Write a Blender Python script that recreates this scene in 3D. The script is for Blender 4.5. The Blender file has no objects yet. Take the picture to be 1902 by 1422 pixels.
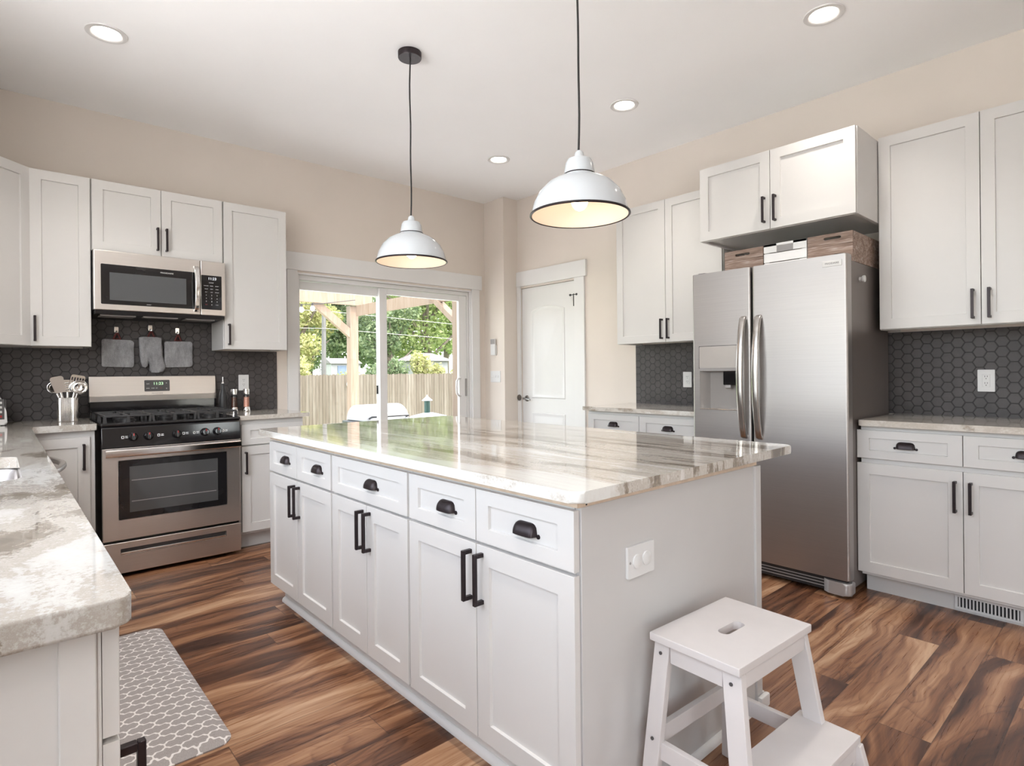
import bpy, bmesh, math, random
from mathutils import Vector, Matrix
random.seed(7)
SC = bpy.context.scene
COL = SC.collection
PI = math.pi

# ------------------------------------------------------------------ camera
YAW, ROLL, FPX, HCAM = 0.7267, -0.0095, 1078.0, 1.19
fw = Vector((math.sin(YAW), math.cos(YAW), 0))
r0 = Vector((math.cos(YAW), -math.sin(YAW), 0)); u0 = Vector((0, 0, 1))
rr = math.cos(ROLL) * r0 + math.sin(ROLL) * u0
uu = -math.sin(ROLL) * r0 + math.cos(ROLL) * u0
cam_d = bpy.data.cameras.new('camera')
cam = bpy.data.objects.new('camera', cam_d); COL.objects.link(cam)
cam.matrix_world = Matrix(((rr.x, uu.x, -fw.x, 0), (rr.y, uu.y, -fw.y, 0), (rr.z, uu.z, -fw.z, HCAM), (0, 0, 0, 1)))
cam_d.sensor_fit = 'HORIZONTAL'; cam_d.sensor_width = 36.0
cam_d.lens = FPX / 1902 * 36.0
cam_d.shift_y = -(711 - 691.0) / 1902
cam_d.clip_start = 0.05; cam_d.clip_end = 300
SC.camera = cam

# ------------------------------------------------------------------ exposure, sky, sun, daylight
SC.view_settings.view_transform = 'Standard'; SC.view_settings.look = 'None'
SC.view_settings.gamma = 1.0; SC.view_settings.use_curve_mapping = False
SC.view_settings.exposure = 1.52
W = bpy.data.worlds.new('sky'); SC.world = W; W.use_nodes = True
nt = W.node_tree
sky = nt.nodes.new('ShaderNodeTexSky'); sky.sky_type = 'NISHITA'; sky.sun_disc = False
sky.sun_elevation = math.radians(52); sky.sun_rotation = math.radians(200); sky.air_density = 1.0; sky.dust_density = 2.0
hsv = nt.nodes.new('ShaderNodeHueSaturation'); hsv.inputs['Saturation'].default_value = 0.4
nt.links.new(sky.outputs[0], hsv.inputs['Color'])
nt.links.new(hsv.outputs[0], nt.nodes['Background'].inputs[0])
nt.nodes['Background'].inputs[1].default_value = 0.5

def lamp(name, kind, loc, energy, color=(1, 1, 1), rot=(0, 0, 0), **kw):
    d = bpy.data.lights.new(name, kind); d.energy = energy; d.color = color
    for k, v in kw.items(): setattr(d, k, v)
    o = bpy.data.objects.new(name, d); COL.objects.link(o); o.location = loc; o.rotation_euler = rot
    return o
lamp('sun', 'SUN', (0, 0, 12), 3.3, (1, .95, .87), (math.radians(40), 0, math.radians(64)), angle=0.02)
def portal(loc, rot, w, h):
    """tells Cycles that the sky comes in through this opening; gives off no light of its own"""
    o = lamp('window_portal', 'AREA', loc, 1.0, (1, 1, 1), rot, shape='RECTANGLE', size=w, size_y=h); o.data.cycles.is_portal = True
portal((2.76, 4.90, 1.01), (math.radians(-90), 0, 0), 1.80, 2.0)              # sliding door
portal((-.60, 1.8, 1.83), (0, math.radians(-90), 0), 1.74, 2.8)             # window above the sink
portal((-.60, -1.1, 1.40), (0, math.radians(-90), 0), 2.0, 1.8)              # added window farther back in the left wall, for more daylight
portal((3.0, -3.32, 1.45), (math.radians(90), 0, 0), .8, 1.1)              # window of the wall behind the camera

# ------------------------------------------------------------------ materials
MATS = {}
class NG:
    """tiny node helper"""
    def __init__(s, name):
        s.m = bpy.data.materials.new(name); s.m.use_nodes = True; s.t = s.m.node_tree
        s.b = s.t.nodes['Principled BSDF']; s.out = s.t.nodes['Material Output']
    def n(s, typ, **kw):
        x = s.t.nodes.new(typ)
        for k, v in kw.items(): setattr(x, k, v)
        return x
    def l(s, a, b): s.t.links.new(a, b)
    def setin(s, sock, v):
        if isinstance(v, (int, float, tuple, list)): sock.default_value = v
        else: s.l(v, sock)
    def math(s, op, a, b=0.0, c=None):
        x = s.n('ShaderNodeMath', operation=op); s.setin(x.inputs[0], a); s.setin(x.inputs[1], b)
        if c is not None: s.setin(x.inputs[2], c)
        return x.outputs[0]
    def vmath(s, op, a, b=(0, 0, 0)):
        x = s.n('ShaderNodeVectorMath', operation=op); s.setin(x.inputs[0], a); s.setin(x.inputs[1], b)
        return x.outputs[0]
    def comb(s, x, y, z=0.0):
        c = s.n('ShaderNodeCombineXYZ')
        for i, v in enumerate((x, y, z)): s.setin(c.inputs[i], v)
        return c.outputs[0]
    def sep(s, v):
        c = s.n('ShaderNodeSeparateXYZ'); s.l(v, c.inputs[0]); return c.outputs
    def obj(s): return s.n('ShaderNodeTexCoord').outputs['Object']
    def noise(s, vec, scale, detail=3.0, rough=.5, dist=0.0, dims='3D'):
        x = s.n('ShaderNodeTexNoise', noise_dimensions=dims); s.setin(x.inputs['Vector'], vec)
        x.inputs['Scale'].default_value = scale; x.inputs['Detail'].default_value = detail
        x.inputs['Roughness'].default_value = rough; x.inputs['Distortion'].default_value = dist
        return x.outputs['Fac']
    def ramp(s, f, stops, interp='LINEAR'):
        x = s.n('ShaderNodeValToRGB'); s.setin(x.inputs[0], f); e = x.color_ramp; e.interpolation = interp
        while len(e.elements) < len(stops): e.elements.new(.5)
        for el, (p, c) in zip(e.elements, stops):
            el.position = p; el.color = (*c, 1) if len(c) == 3 else c
        return x.outputs[0]
    def mix(s, f, a, b, mode='MIX'):
        x = s.n('ShaderNodeMix', data_type='RGBA', blend_type=mode)
        s.setin(x.inputs[0], f)
        for i, v in ((6, a), (7, b)): s.setin(x.inputs[i], (*v, 1) if isinstance(v, tuple) and len(v) == 3 else v)
        return x.outputs[2]
    def bump(s, h, strength=.2, dist=.002):
        x = s.n('ShaderNodeBump'); x.inputs['Strength'].default_value = strength; x.inputs['Distance'].default_value = dist
        s.l(h, x.inputs['Height']); s.l(x.outputs[0], s.b.inputs['Normal'])
    def p(s, **kw):
        for k, v in kw.items():
            s.setin(s.b.inputs[k.replace('_', ' ')], (*v, 1) if isinstance(v, tuple) and len(v) == 3 else v)
        return s.m

def plain(name, col, rough=.4, metal=0.0, var=.04, scale=6.0, bump=0.0, bscale=200., **kw):
    g = NG(name); v = g.obj(); f = g.noise(v, scale, 4)
    a = tuple(c * (1 - var) for c in col); b = tuple(min(1, c * (1 + var)) for c in col)
    g.p(Base_Color=g.ramp(f, [(.3, a), (.7, b)]), Roughness=rough, Metallic=metal, **kw)
    if bump: g.bump(g.noise(v, bscale, 2), bump, .001)
    MATS[name] = g.m; return g.m
def emis(name, col, strength):
    g = NG(name); f = g.noise(g.obj(), 30, 1)
    g.p(Base_Color=(.8, .8, .8), Emission_Color=g.ramp(f, [(0, col), (1, col)]), Emission_Strength=strength)
    MATS[name] = g.m; return g.m

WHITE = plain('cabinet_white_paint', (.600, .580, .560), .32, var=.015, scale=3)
TRIM = plain('trim_white_paint', (.69, .675, .66), .35, var=.012)
DOORW = plain('door_white_paint', (.68, .665, .65), .35, var=.012)
WALLM = plain('greige_wall_paint', (.66, .59, .525), .75, var=.02, scale=2, bump=.08, bscale=320)
CEILM = plain('ceiling_white_paint', (.93, .923, .917), .8, var=.01, scale=2, bump=.08, bscale=260)
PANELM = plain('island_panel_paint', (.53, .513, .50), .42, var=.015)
STOOLM = plain('stool_white_paint', (.58, .542, .527), .45, var=.03, scale=9)
BRONZE = plain('dark_bronze', (.030, .022, .024), .36, .55, var=.15, scale=40)
BLACKG = plain('black_gloss_enamel', (.010, .009, .010), .09, var=.1, scale=20)
BLACKM = plain('black_matte', (.018, .017, .018), .45, var=.12, scale=60)
IRON = plain('cast_iron', (.028, .027, .028), .42, var=.15, scale=80, bump=.2, bscale=600)
GLASSBLK = plain('black_oven_glass', (.014, .013, .014), .06, var=.05)
OVENWIN = plain('oven_window_glass', (.075, .075, .075), .05, var=.05)
MICROWIN = plain('microwave_window_mesh', (.085, .088, .092), .12, var=.05, scale=600)
WHPLAST = plain('white_plastic', (.66, .65, .64), .3, var=.01)
GREYP = plain('grey_plastic', (.30, .28, .27), .4, var=.05)
DGREY = plain('dark_grey_plastic', (.07, .065, .065), .4, var=.06)
WOODSTRIP = plain('raw_plywood', (.66, .53, .41), .55, var=.10, scale=30)
CHROME = plain('polished_steel', (.78, .76, .74), .14, 1.0, var=.03)
PEWTER = plain('dark_pewter', (.20, .19, .18), .3, .9, var=.05)
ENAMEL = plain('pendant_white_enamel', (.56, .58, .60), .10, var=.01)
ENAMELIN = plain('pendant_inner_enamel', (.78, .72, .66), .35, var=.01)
CABLE = plain('black_cloth_cable', (.02, .018, .018), .7, var=.2, scale=300)
TOWEL = None
SALT = plain('pink_salt', (.72, .36, .27), .6, var=.35, scale=260)
PEPPER = plain('peppercorns', (.10, .035, .022), .6, var=.6, scale=240)
REDLOOP = plain('dark_red_loop', (.10, .018, .015), .7, var=.1)
BULBM = emis('lamp_bulb_glow', (1, .72, .47), 3.6)
CANM = emis('downlight_glow', (1, .93, .82), 9)
GREENLED = emis('clock_green_glow', (.35, .9, .3), .5)
WHITELED = emis('clock_white_glow', (.8, .9, 1), .28)
PRINTW = plain('white_print', (.75, .75, .74), .5, var=.02)
PRINTG = plain('grey_print', (.16, .15, .15), .4, var=.02)
PRINTR = plain('red_print', (.35, .02, .02), .4, var=.02)
DARKHOLE = plain('dark_recess', (.012, .011, .012), .7, var=.05)

def m_steel(name, col, rough, axis, aniso=.55):
    g = NG(name); v = g.obj()
    sc = {'x': (1.5, 160, 160), 'y': (160, 1.5, 160), 'z': (160, 160, 1.5)}[axis]
    n = g.noise(g.vmath('MULTIPLY', v, sc), 2.0, 3)
    a = tuple(c * .97 for c in col); b = tuple(min(1, c * 1.03) for c in col)
    g.p(Base_Color=g.ramp(n, [(.3, a), (.7, b)]), Metallic=1.0, Roughness=g.math('MULTIPLY_ADD', n, .04, rough - .02))
    MATS[name] = g.m; return g.m
STEELH = m_steel('brushed_steel_range', (.70, .655, .62), .34, 'x')
STEELF = m_steel('brushed_steel_fridge', (.42, .392, .378), .40, 'y')
STEELV = m_steel('brushed_steel_crock', (.50, .475, .455), .22, 'z')
STEELD = plain('painted_steel_side', (.20, .17, .158), .42, .6, var=.04)

def m_granite(name, sx, sy, base, seed, coarse, con=1.0, edge=None, sp=.10, dark=1.0):
    g = NG(name); v = g.vmath('ADD', g.obj(), (seed, seed * .7, 0))
    w = g.noise(v, 1.3, 3, .5)
    wv = g.vmath('ADD', v, g.comb(g.math('MULTIPLY', g.math('SUBTRACT', w, .5), coarse), g.math('MULTIPLY', g.math('SUBTRACT', w, .5), coarse * .6), 0.0))
    n1 = g.noise(g.vmath('MULTIPLY', wv, (sx, sy, 2.0)), 1.0, 6, .62, .5)
    n2 = g.noise(g.vmath('MULTIPLY', wv, (sx * 4.5, sy * 2.2, 8.0)), 1.0, 5, .65, .3)
    n3 = g.noise(v, 120, 4, .75)
    f = g.math('ADD', g.math('ADD', g.math('MULTIPLY', n1, .66), g.math('MULTIPLY', n2, .34)), g.math('MULTIPLY', g.math('SUBTRACT', n3, .5), sp))
    f = g.math('MULTIPLY_ADD', g.math('SUBTRACT', f, .50), con, .50 + base)
    if edge:
        e = g.n('ShaderNodeMapRange'); g.l(g.sep(g.obj())[0], e.inputs[0])
        for i, vv in enumerate(edge): e.inputs[1 + i].default_value = vv
        f = g.math('ADD', f, e.outputs[0])
    c = g.ramp(f, [(q, tuple(k * dark for k in cc)) for q, cc in [(.36, (.72, .71, .68)), (.47, (.66, .635, .595)), (.52, (.48, .43, .375)), (.57, (.59, .55, .50)), (.62, (.31, .262, .21)), (.70, (.17, .14, .11))]])
    g.p(Base_Color=c, Roughness=.07, Coat_Weight=.3, Coat_Roughness=.03)
    g.b.inputs['Specular IOR Level'].default_value = .6
    MATS[name] = g.m; return g.m
GRAN_I = m_granite('granite_island_streaks', 7.5, .75, .028, 3.1, .10, 1.35, (-.57, -.40, -.08, .035), .14, .95)
GRAN_L = m_granite('granite_left_swirls', 3.6, 1.9, .026, 8.4, .55, 1.25, None, .24, .74)
GRAN_B = m_granite('granite_back_streaks', 1.6, 9.0, .03, 5.0, .12)
GRAN_R = m_granite('granite_right_streaks', 9.0, 1.3, .04, 1.0, .12)

def m_hex(name, uax):
    """matte charcoal hexagon tile, flat tops, 55 mm; uax = the horizontal axis of the wall"""
    g = NG(name); x, y, z = g.sep(g.obj())
    S = .0555
    p = g.comb(x if uax == 'x' else y, z, 0)
    R = (S * 1.7320508, S, 1.0); Hh = (S * .8660254, S * .5, .5)
    a = g.vmath('SUBTRACT', g.vmath('MODULO', g.vmath('ADD', p, (R[0] * 200, R[1] * 200, 0)), R), Hh)
    b = g.vmath('SUBTRACT', g.vmath('MODULO', g.vmath('ADD', p, (R[0] * 200.5, R[1] * 200.5, 0)), R), Hh)
    def hd(q):
        qx, qy, _ = g.sep(g.vmath('ABSOLUTE', q))
        return g.math('MAXIMUM', qy, g.math('ADD', g.math('MULTIPLY', qx, .8660254), g.math('MULTIPLY', qy, .5)))
    d = g.math('MINIMUM', hd(a), hd(b))
    edge = g.n('ShaderNodeMapRange'); g.l(d, edge.inputs[0])
    for i, vv in enumerate((S * .5 - .0030, S * .5 - .0012, 0.0, 1.0)): edge.inputs[1 + i].default_value = vv
    e = edge.outputs[0]
    cell = g.vmath('SUBTRACT', p, a)
    var = g.noise(g.obj(), 7, 4, .6)
    tile = g.ramp(var, [(.3, (.042, .036, .035)), (.7, (.066, .057, .056))])
    g.p(Base_Color=g.mix(e, tile, (.020, .017, .017)), Roughness=.50)
    h = g.math('ADD', g.math('SUBTRACT', 1.0, e), g.math('MULTIPLY', g.noise(g.obj(), 30, 3), .12))
    g.bump(h, .8, .002)
    MATS[name] = g.m; return g.m
HEX_X = m_hex('hexagon_tile_far', 'x'); HEX_Y = m_hex('hexagon_tile_side', 'y')

def m_floor():
    g = NG('acacia_plank_floor'); x, y, z = g.sep(g.obj()); PW, PL = .150, 1.22
    yy = g.math('ADD', y, 10.0); row = g.math('FLOOR', g.math('DIVIDE', yy, PW))
    wn = g.n('ShaderNodeTexWhiteNoise', noise_dimensions='1D'); g.l(row, wn.inputs['W'])
    xs = g.math('ADD', g.math('ADD', x, 20.0), g.math('MULTIPLY', wn.outputs['Value'], PL))
    cl = g.math('FLOOR', g.math('DIVIDE', xs, PL))
    idn = g.n('ShaderNodeTexWhiteNoise', noise_dimensions='2D'); g.l(g.comb(row, cl), idn.inputs['Vector'])
    idv = idn.outputs['Value']; ix, iy, iz = g.sep(idn.outputs['Color'])
    off = g.comb(g.math('MULTIPLY', ix, 37.0), g.math('MULTIPLY', iy, 53.0), g.math('MULTIPLY', iz, 19.0))
    pv = g.vmath('ADD', g.comb(x, y, 0.0), off)
    wob = g.noise(g.vmath('MULTIPLY', pv, (1.6, 3.0, 1)), 1.0, 2, .5)
    gv = g.vmath('ADD', g.vmath('MULTIPLY', pv, (.70, 13.0, 1)), g.comb(0.0, g.math('MULTIPLY', wob, 3.4), 0.0))
    band = g.noise(gv, 1.0, 5, .58, .5)
    fine = g.noise(g.vmath('MULTIPLY', pv, (3.0, 110.0, 1)), 1.0, 5, .65)
    rn = g.noise(g.vmath('ADD', g.vmath('MULTIPLY', pv, (1.1, 6.5, 1)), g.comb(0.0, wob, 3.0)), 1.0, 2.0, .5, .7)
    rings = g.math('FRACT', g.math('MULTIPLY', rn, 15.0))
    rl = g.ramp(rings, [(0.0, (1, 1, 1)), (.16, (.35, .35, .35)), (.42, (0, 0, 0)), (.90, (0, 0, 0)), (1.0, (1, 1, 1))])
    rmask = g.ramp(g.noise(g.vmath('MULTIPLY', pv, (.8, 3.5, 1)), 1.0, 2), [(.42, (0, 0, 0)), (.56, (1, 1, 1))])
    t = g.math('ADD', g.math('MULTIPLY', band, .86), g.math('MULTIPLY', g.math('SUBTRACT', idv, .5), .15))
    t = g.math('ADD', t, g.math('MULTIPLY', g.math('SUBTRACT', fine, .5), .20))
    t = g.math('SUBTRACT', t, g.math('MULTIPLY', g.math('MULTIPLY', rl, rmask), .06))
    c = g.ramp(t, [(.24, (.034, .014, .009)), (.35, (.088, .036, .019)), (.43, (.19, .083, .041)), (.52, (.32, .165, .087)), (.64, (.50, .32, .20))])
    fy = g.math('FRACT', g.math('DIVIDE', yy, PW)); fx = g.math('FRACT', g.math('DIVIDE', xs, PL))
    e1 = g.math('MINIMUM', fy, g.math('SUBTRACT', 1.0, fy)); e2 = g.math('MINIMUM', fx, g.math('SUBTRACT', 1.0, fx))
    gap = g.math('MAXIMUM', g.math('LESS_THAN', e1, .007), g.math('LESS_THAN', e2, .0011))
    g.p(Base_Color=g.mix(g.math('MULTIPLY', gap, .65), c, (.03, .015, .01)), Roughness=g.math('MULTIPLY_ADD', fine, .14, .22))
    g.bump(g.math('SUBTRACT', g.math('MULTIPLY', fine, .4), gap), .12, .001)
    return g.m
FLOORM = m_floor()

def m_mat():
    g = NG('trellis_mat_vinyl'); x, y, z = g.sep(g.obj())
    u = g.math('DIVIDE', x, .078); v = g.math('DIVIDE', y, .078)
    p = g.math('ADD', u, v); q = g.math('SUBTRACT', u, v); T = 2 * PI
    def line(a, b):
        w = g.math('ADD', a, g.math('MULTIPLY', g.math('SINE', g.math('MULTIPLY', b, T)), .13))
        w = g.math('ADD', w, g.math('MULTIPLY', g.math('SINE', g.math('MULTIPLY', b, T * 3)), .035))
        fr = g.math('ABSOLUTE', g.math('SUBTRACT', g.math('FRACT', g.math('ADD', w, 100.5)), .5))
        return g.math('LESS_THAN', fr, .060)
    ln = g.math('MAXIMUM', line(p, q), line(q, p))
    weave = g.noise(g.vmath('MULTIPLY', g.obj(), (500, 120, 1)), 1.0, 2)
    base = g.ramp(weave, [(.3, (.29, .26, .25)), (.7, (.36, .325, .315))])
    g.p(Base_Color=g.mix(ln, base, (.74, .70, .68)), Roughness=.6); return g.m
MATM = m_mat()

def m_towel():
    g = NG('grey_terry_cloth'); n = g.noise(g.obj(), 420, 3, .7); n2 = g.noise(g.vmath('MULTIPLY', g.obj(), (30, 30, 12)), 1, 4, .7)
    f = g.math('ADD', g.math('MULTIPLY', n, .5), g.math('MULTIPLY', n2, .5))
    g.p(Base_Color=g.ramp(f, [(.35, (.15, .145, .15)), (.65, (.42, .405, .41))]), Roughness=.95)
    g.bump(n, .9, .002); return g.m
TOWEL = m_towel()

def m_wood(name, cols, ax, rough=.6, sc=1.0):
    g = NG(name); s = [22 * sc] * 3; s['xyz'.index(ax)] = 1.6 * sc
    v = g.vmath('MULTIPLY', g.obj(), tuple(s)); n = g.noise(v, 1, 5, .65, 1.2); n2 = g.noise(g.vmath('MULTIPLY', v, (4, 4, 4)), 1, 3)
    f = g.math('ADD', g.math('MULTIPLY', n, .7), g.math('MULTIPLY', n2, .3))
    g.p(Base_Color=g.ramp(f, [(.33, cols[0]), (.5, cols[1]), (.66, cols[2])]), Roughness=rough); g.bump(n2, .3, .002); return g.m
CRATEW = m_wood('whitewashed_brown_wood', [(.11, .068, .05), (.27, .185, .145), (.52, .44, .39)], 'y', .7, 2.2)
PINE = m_wood('pressure_treated_pine', [(.15, .095, .058), (.185, .132, .092), (.215, .165, .125)], 'z', .75, .5)
def per_island(m, lo, hi):
    t = m.node_tree; b = t.nodes['Principled BSDF']; src = b.inputs['Base Color'].links[0].from_socket
    ge = t.nodes.new('ShaderNodeNewGeometry'); rp = t.nodes.new('ShaderNodeValToRGB'); rp.color_ramp.elements[0].color = (*lo, 1); rp.color_ramp.elements[1].color = (*hi, 1)
    t.links.new(ge.outputs['Random Per Island'], rp.inputs[0]); mx = t.nodes.new('ShaderNodeMix'); mx.data_type = 'RGBA'; mx.blend_type = 'MULTIPLY'; mx.inputs[0].default_value = 1
    t.links.new(src, mx.inputs[6]); t.links.new(rp.outputs[0], mx.inputs[7]); t.links.new(mx.outputs[2], b.inputs['Base Color']); return m
FENCEW = m_wood('weathered_fence_wood', [(.075, .055, .042), (.108, .088, .072), (.135, .118, .10)], 'z', .85, .35)
per_island(FENCEW, (.72, .66, .60), (1.15, 1.12, 1.12))
POLEW = m_wood('grey_pole_wood', [(.07, .065, .06), (.10, .095, .09), (.13, .12, .115)], 'z', .9, .5)

def m_glass(name, refl=.06, tint=(.97, .985, .975)):
    g = NG(name); t = g.n('ShaderNodeBsdfTransparent'); t.inputs[0].default_value = (*tint, 1)
    gl = g.n('ShaderNodeBsdfGlossy'); gl.inputs['Roughness'].default_value = .01
    lw = g.n('ShaderNodeFresnel'); lw.inputs[0].default_value = 1.45
    m = g.n('ShaderNodeMixShader'); g.l(lw.outputs[0], m.inputs[0]); g.l(t.outputs[0], m.inputs[1]); g.l(gl.outputs[0], m.inputs[2])
    g.l(m.outputs[0], g.out.inputs[0]); g.t.nodes.remove(g.b); return g.m
PANE = m_glass('window_glass')
JAR = m_glass('grinder_glass', tint=(.93, .93, .92))

def m_leaf(name, c0, c1, c2):
    g = NG(name); geo = g.n('ShaderNodeNewGeometry'); r = geo.outputs['Random Per Island']
    c = g.ramp(r, [(0, c0), (.5, c1), (1, c2)])
    tr = g.n('ShaderNodeBsdfTranslucent'); g.l(c, tr.inputs[0])
    g.p(Base_Color=c, Roughness=.55); m = g.n('ShaderNodeMixShader'); m.inputs[0].default_value = .45
    g.l(g.b.outputs[0], m.inputs[1]); g.l(tr.outputs[0], m.inputs[2]); g.l(m.outputs[0], g.out.inputs[0]); return g.m
LEAF_A = m_leaf('leaves_bright_green', (0.108, 0.158, 0.043), (0.209, 0.266, 0.079), (0.331, 0.360, 0.158))
LEAF_B = m_leaf('leaves_deep_green', (0.079, 0.122, 0.058), (0.151, 0.202, 0.094), (0.245, 0.288, 0.151))
LEAF_C = m_leaf('leaves_yellow_green', (0.216, 0.238, 0.072), (0.331, 0.331, 0.130), (0.432, 0.389, 0.202))
BARK = plain('bark', (.11, .085, .065), .9, var=.3, scale=12)
GRASS = plain('lawn_grass', (.16, .26, .07), .9, var=.5, scale=14)
PATIO = plain('pale_bounce_concrete', (.82, .80, .77), .85, var=.08, scale=5)  # kept very pale so the unseen ground throws more light indoors
BLUESIDING = plain('blue_grey_siding', (.10, .13, .18), .7, var=.1)
REDROOF = plain('red_shingle_roof', (.22, .085, .065), .9, var=.2, scale=15)
GREYROOF = plain('pale_shingle_roof', (.13, .12, .115), .9, var=.15, scale=15)
WHITESIDING = plain('white_siding', (.22, .215, .21), .6, var=.05)
GREENMETAL = plain('dark_green_metal', (.02, .06, .05), .4, .3, var=.05)
SILVERHOOD = plain('silver_hood', (.40, .40, .41), .4, .3, var=.03)

# ------------------------------------------------------------------ mesh helpers
ROOTM = {}
def root_of(o):
    while o.parent: o = o.parent
    return o
def weighted(o):
    w = o.modifiers.new('weighted_normals', 'WEIGHTED_NORMAL'); w.keep_sharp = True; w.weight = 100
class MB:
    def __init__(s): s.bm = bmesh.new(); s.bv = False
    def _bev(s, es, b, seg):
        if b: s.bv = True; bmesh.ops.bevel(s.bm, geom=es, offset=b, segments=seg, affect='EDGES', profile=.5, clamp_overlap=True)
    def box(s, x0, x1, y0, y1, z0, z1, b=0.0, seg=2, M=None):
        if x0 > x1: x0, x1 = x1, x0
        if y0 > y1: y0, y1 = y1, y0
        if z0 > z1: z0, z1 = z1, z0
        vs = [s.bm.verts.new((x, y, z)) for z in (z0, z1) for x, y in ((x0, y0), (x1, y0), (x1, y1), (x0, y1))]
        if M: 
            for v in vs: v.co = M @ v.co
        fs = [s.bm.faces.new([vs[i] for i in f]) for f in ((3, 2, 1, 0), (4, 5, 6, 7), (0, 1, 5, 4), (1, 2, 6, 5), (2, 3, 7, 6), (3, 0, 4, 7))]
        if b: s._bev(list({e for f in fs for e in f.edges}), min(b, .49 * min(x1 - x0, y1 - y0, z1 - z0)), seg)
        return s
    def beam(s, p0, p1, w, h, b=0.0, up=(0, 0, 1)):
        p0, p1 = Vector(p0), Vector(p1); d = (p1 - p0); L = d.length; d.normalize(); up = Vector(up)
        if abs(d.dot(up)) > .99: up = Vector((0, 1, 0))
        x = d; y = up.cross(x).normalized(); z = x.cross(y)
        M = Matrix(((x.x, y.x, z.x, p0.x), (x.y, y.y, z.y, p0.y), (x.z, y.z, z.z, p0.z), (0, 0, 0, 1)))
        return s.box(0, L, -w / 2, w / 2, -h / 2, h / 2, b, 2, M)
    def prism(s, pts, a0, a1, ax='z', b=0.0, seg=2):
        def P(u, v, a): return {'z': (u, v, a), 'y': (u, a, v), 'x': (a, u, v)}[ax]
        v0 = [s.bm.verts.new(P(u, v, a0)) for u, v in pts]; v1 = [s.bm.verts.new(P(u, v, a1)) for u, v in pts]
        n = len(pts); f0 = s.bm.faces.new(v0[::-1]); f1 = s.bm.faces.new(v1)
        for i in range(n): s.bm.faces.new([v0[i], v0[(i + 1) % n], v1[(i + 1) % n], v1[i]])
        if b: s._bev(list(f0.edges) + list(f1.edges), b, seg)
        return s
    def lathe(s, prof, c=(0, 0, 0), seg=32, ax='z', arc=2 * PI, caps=True):
        rings = []
        for r, z in prof:
            ring = []
            for i in range(seg):
                a = arc * i / seg; u, v = r * math.cos(a), r * math.sin(a)
                p = {'z': (u, v, z), 'y': (u, z, v), 'x': (z, u, v)}[ax]
                ring.append(s.bm.verts.new((c[0] + p[0], c[1] + p[1], c[2] + p[2])))
            rings.append(ring)
        for a, b in zip(rings, rings[1:]):
            for i in range(seg): s.bm.faces.new([a[i], a[(i + 1) % seg], b[(i + 1) % seg], b[i]])
        for ring, (r, z) in ((rings[0], prof[0]), (rings[-1], prof[-1])):
            if caps and r > 1e-5:
                try: s.bm.faces.new(ring)
                except ValueError: pass
        bmesh.ops.remove_doubles(s.bm, verts=[v for ring in rings for v in ring], dist=1e-6)
        return s
    def cyl(s, p0, p1, r, r1=None, seg=20):
        return s.sweep([p0, p1], [(math.cos(2 * PI * i / seg), math.sin(2 * PI * i / seg)) for i in range(seg)], [r, r if r1 is None else r1])
    def sweep(s, pts, sect, scales=None, up=None, closed=False):
        pts = [Vector(p) for p in pts]; n = len(pts); rings = []
        nrm = None
        for i, p in enumerate(pts):
            if closed: t = pts[(i + 1) % n] - pts[i - 1]
            else: t = pts[min(i + 1, n - 1)] - pts[max(i - 1, 0)]
            t.normalize()
            if up is not None: nrm = (Vector(up) - t * t.dot(Vector(up))).normalized()
            elif nrm is None:
                a = Vector((0, 0, 1)) if abs(t.z) < .9 else Vector((1, 0, 0)); nrm = (a - t * a.dot(t)).normalized()
            else: nrm = (nrm - t * nrm.dot(t)).normalized()
            bi = t.cross(nrm); k = 1 if scales is None else scales[i]
            rings.append([s.bm.verts.new(p + nrm * (v * k) + bi * (u * k)) for u, v in sect])
        m = len(sect)
        for i in range(n if closed else n - 1):
            a, b = rings[i], rings[(i + 1) % n]
            for j in range(m): s.bm.faces.new([a[j], a[(j + 1) % m], b[(j + 1) % m], b[j]])
        if not closed: s.bm.faces.new(rings[0][::-1]); s.bm.faces.new(rings[-1])
        return s
    def tube(s, pts, r, seg=8, closed=False):
        return s.sweep(pts, [(r * math.cos(2 * PI * i / seg), r * math.sin(2 * PI * i / seg)) for i in range(seg)], None, None, closed)
    def ball(s, c, r, sc=(1, 1, 1), seg=16):
        M = Matrix.Translation(c) @ Matrix.Diagonal((*[r * k for k in sc], 1))
        bmesh.ops.create_uvsphere(s.bm, u_segments=seg, v_segments=max(6, seg // 2), radius=1, matrix=M); return s
    def quad(s, *p): s.bm.faces.new([s.bm.verts.new(q) for q in p]); return s
    def shaker(s, x0, x1, z0, z1, st=.057, rail=None, y=-.020, t=.019, rec=.009):
        rail = st if rail is None else rail
        def ring(a, b, c, d, yy): return [s.bm.verts.new(p) for p in ((a, yy, c), (b, yy, c), (b, yy, d), (a, yy, d))]
        o = ring(x0, x1, z0, z1, y); i = ring(x0 + st, x1 - st, z0 + rail, z1 - rail, y)
        k = ring(x0 + st + .002, x1 - st - .002, z0 + rail + .002, z1 - rail - .002, y + rec); bk = ring(x0, x1, z0, z1, y + t)
        F = s.bm.faces.new
        for j in range(4):
            q = (j + 1) % 4
            F([o[j], o[q], i[q], i[j]]); F([i[j], i[q], k[q], k[j]]); F([bk[j], bk[q], o[q], o[j]])
        F(k); F(bk[::-1])
        oe = [e for e in s.bm.edges if e.is_valid and all(v in o for v in e.verts)]
        s._bev(oe, .0018, 2); return s
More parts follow.
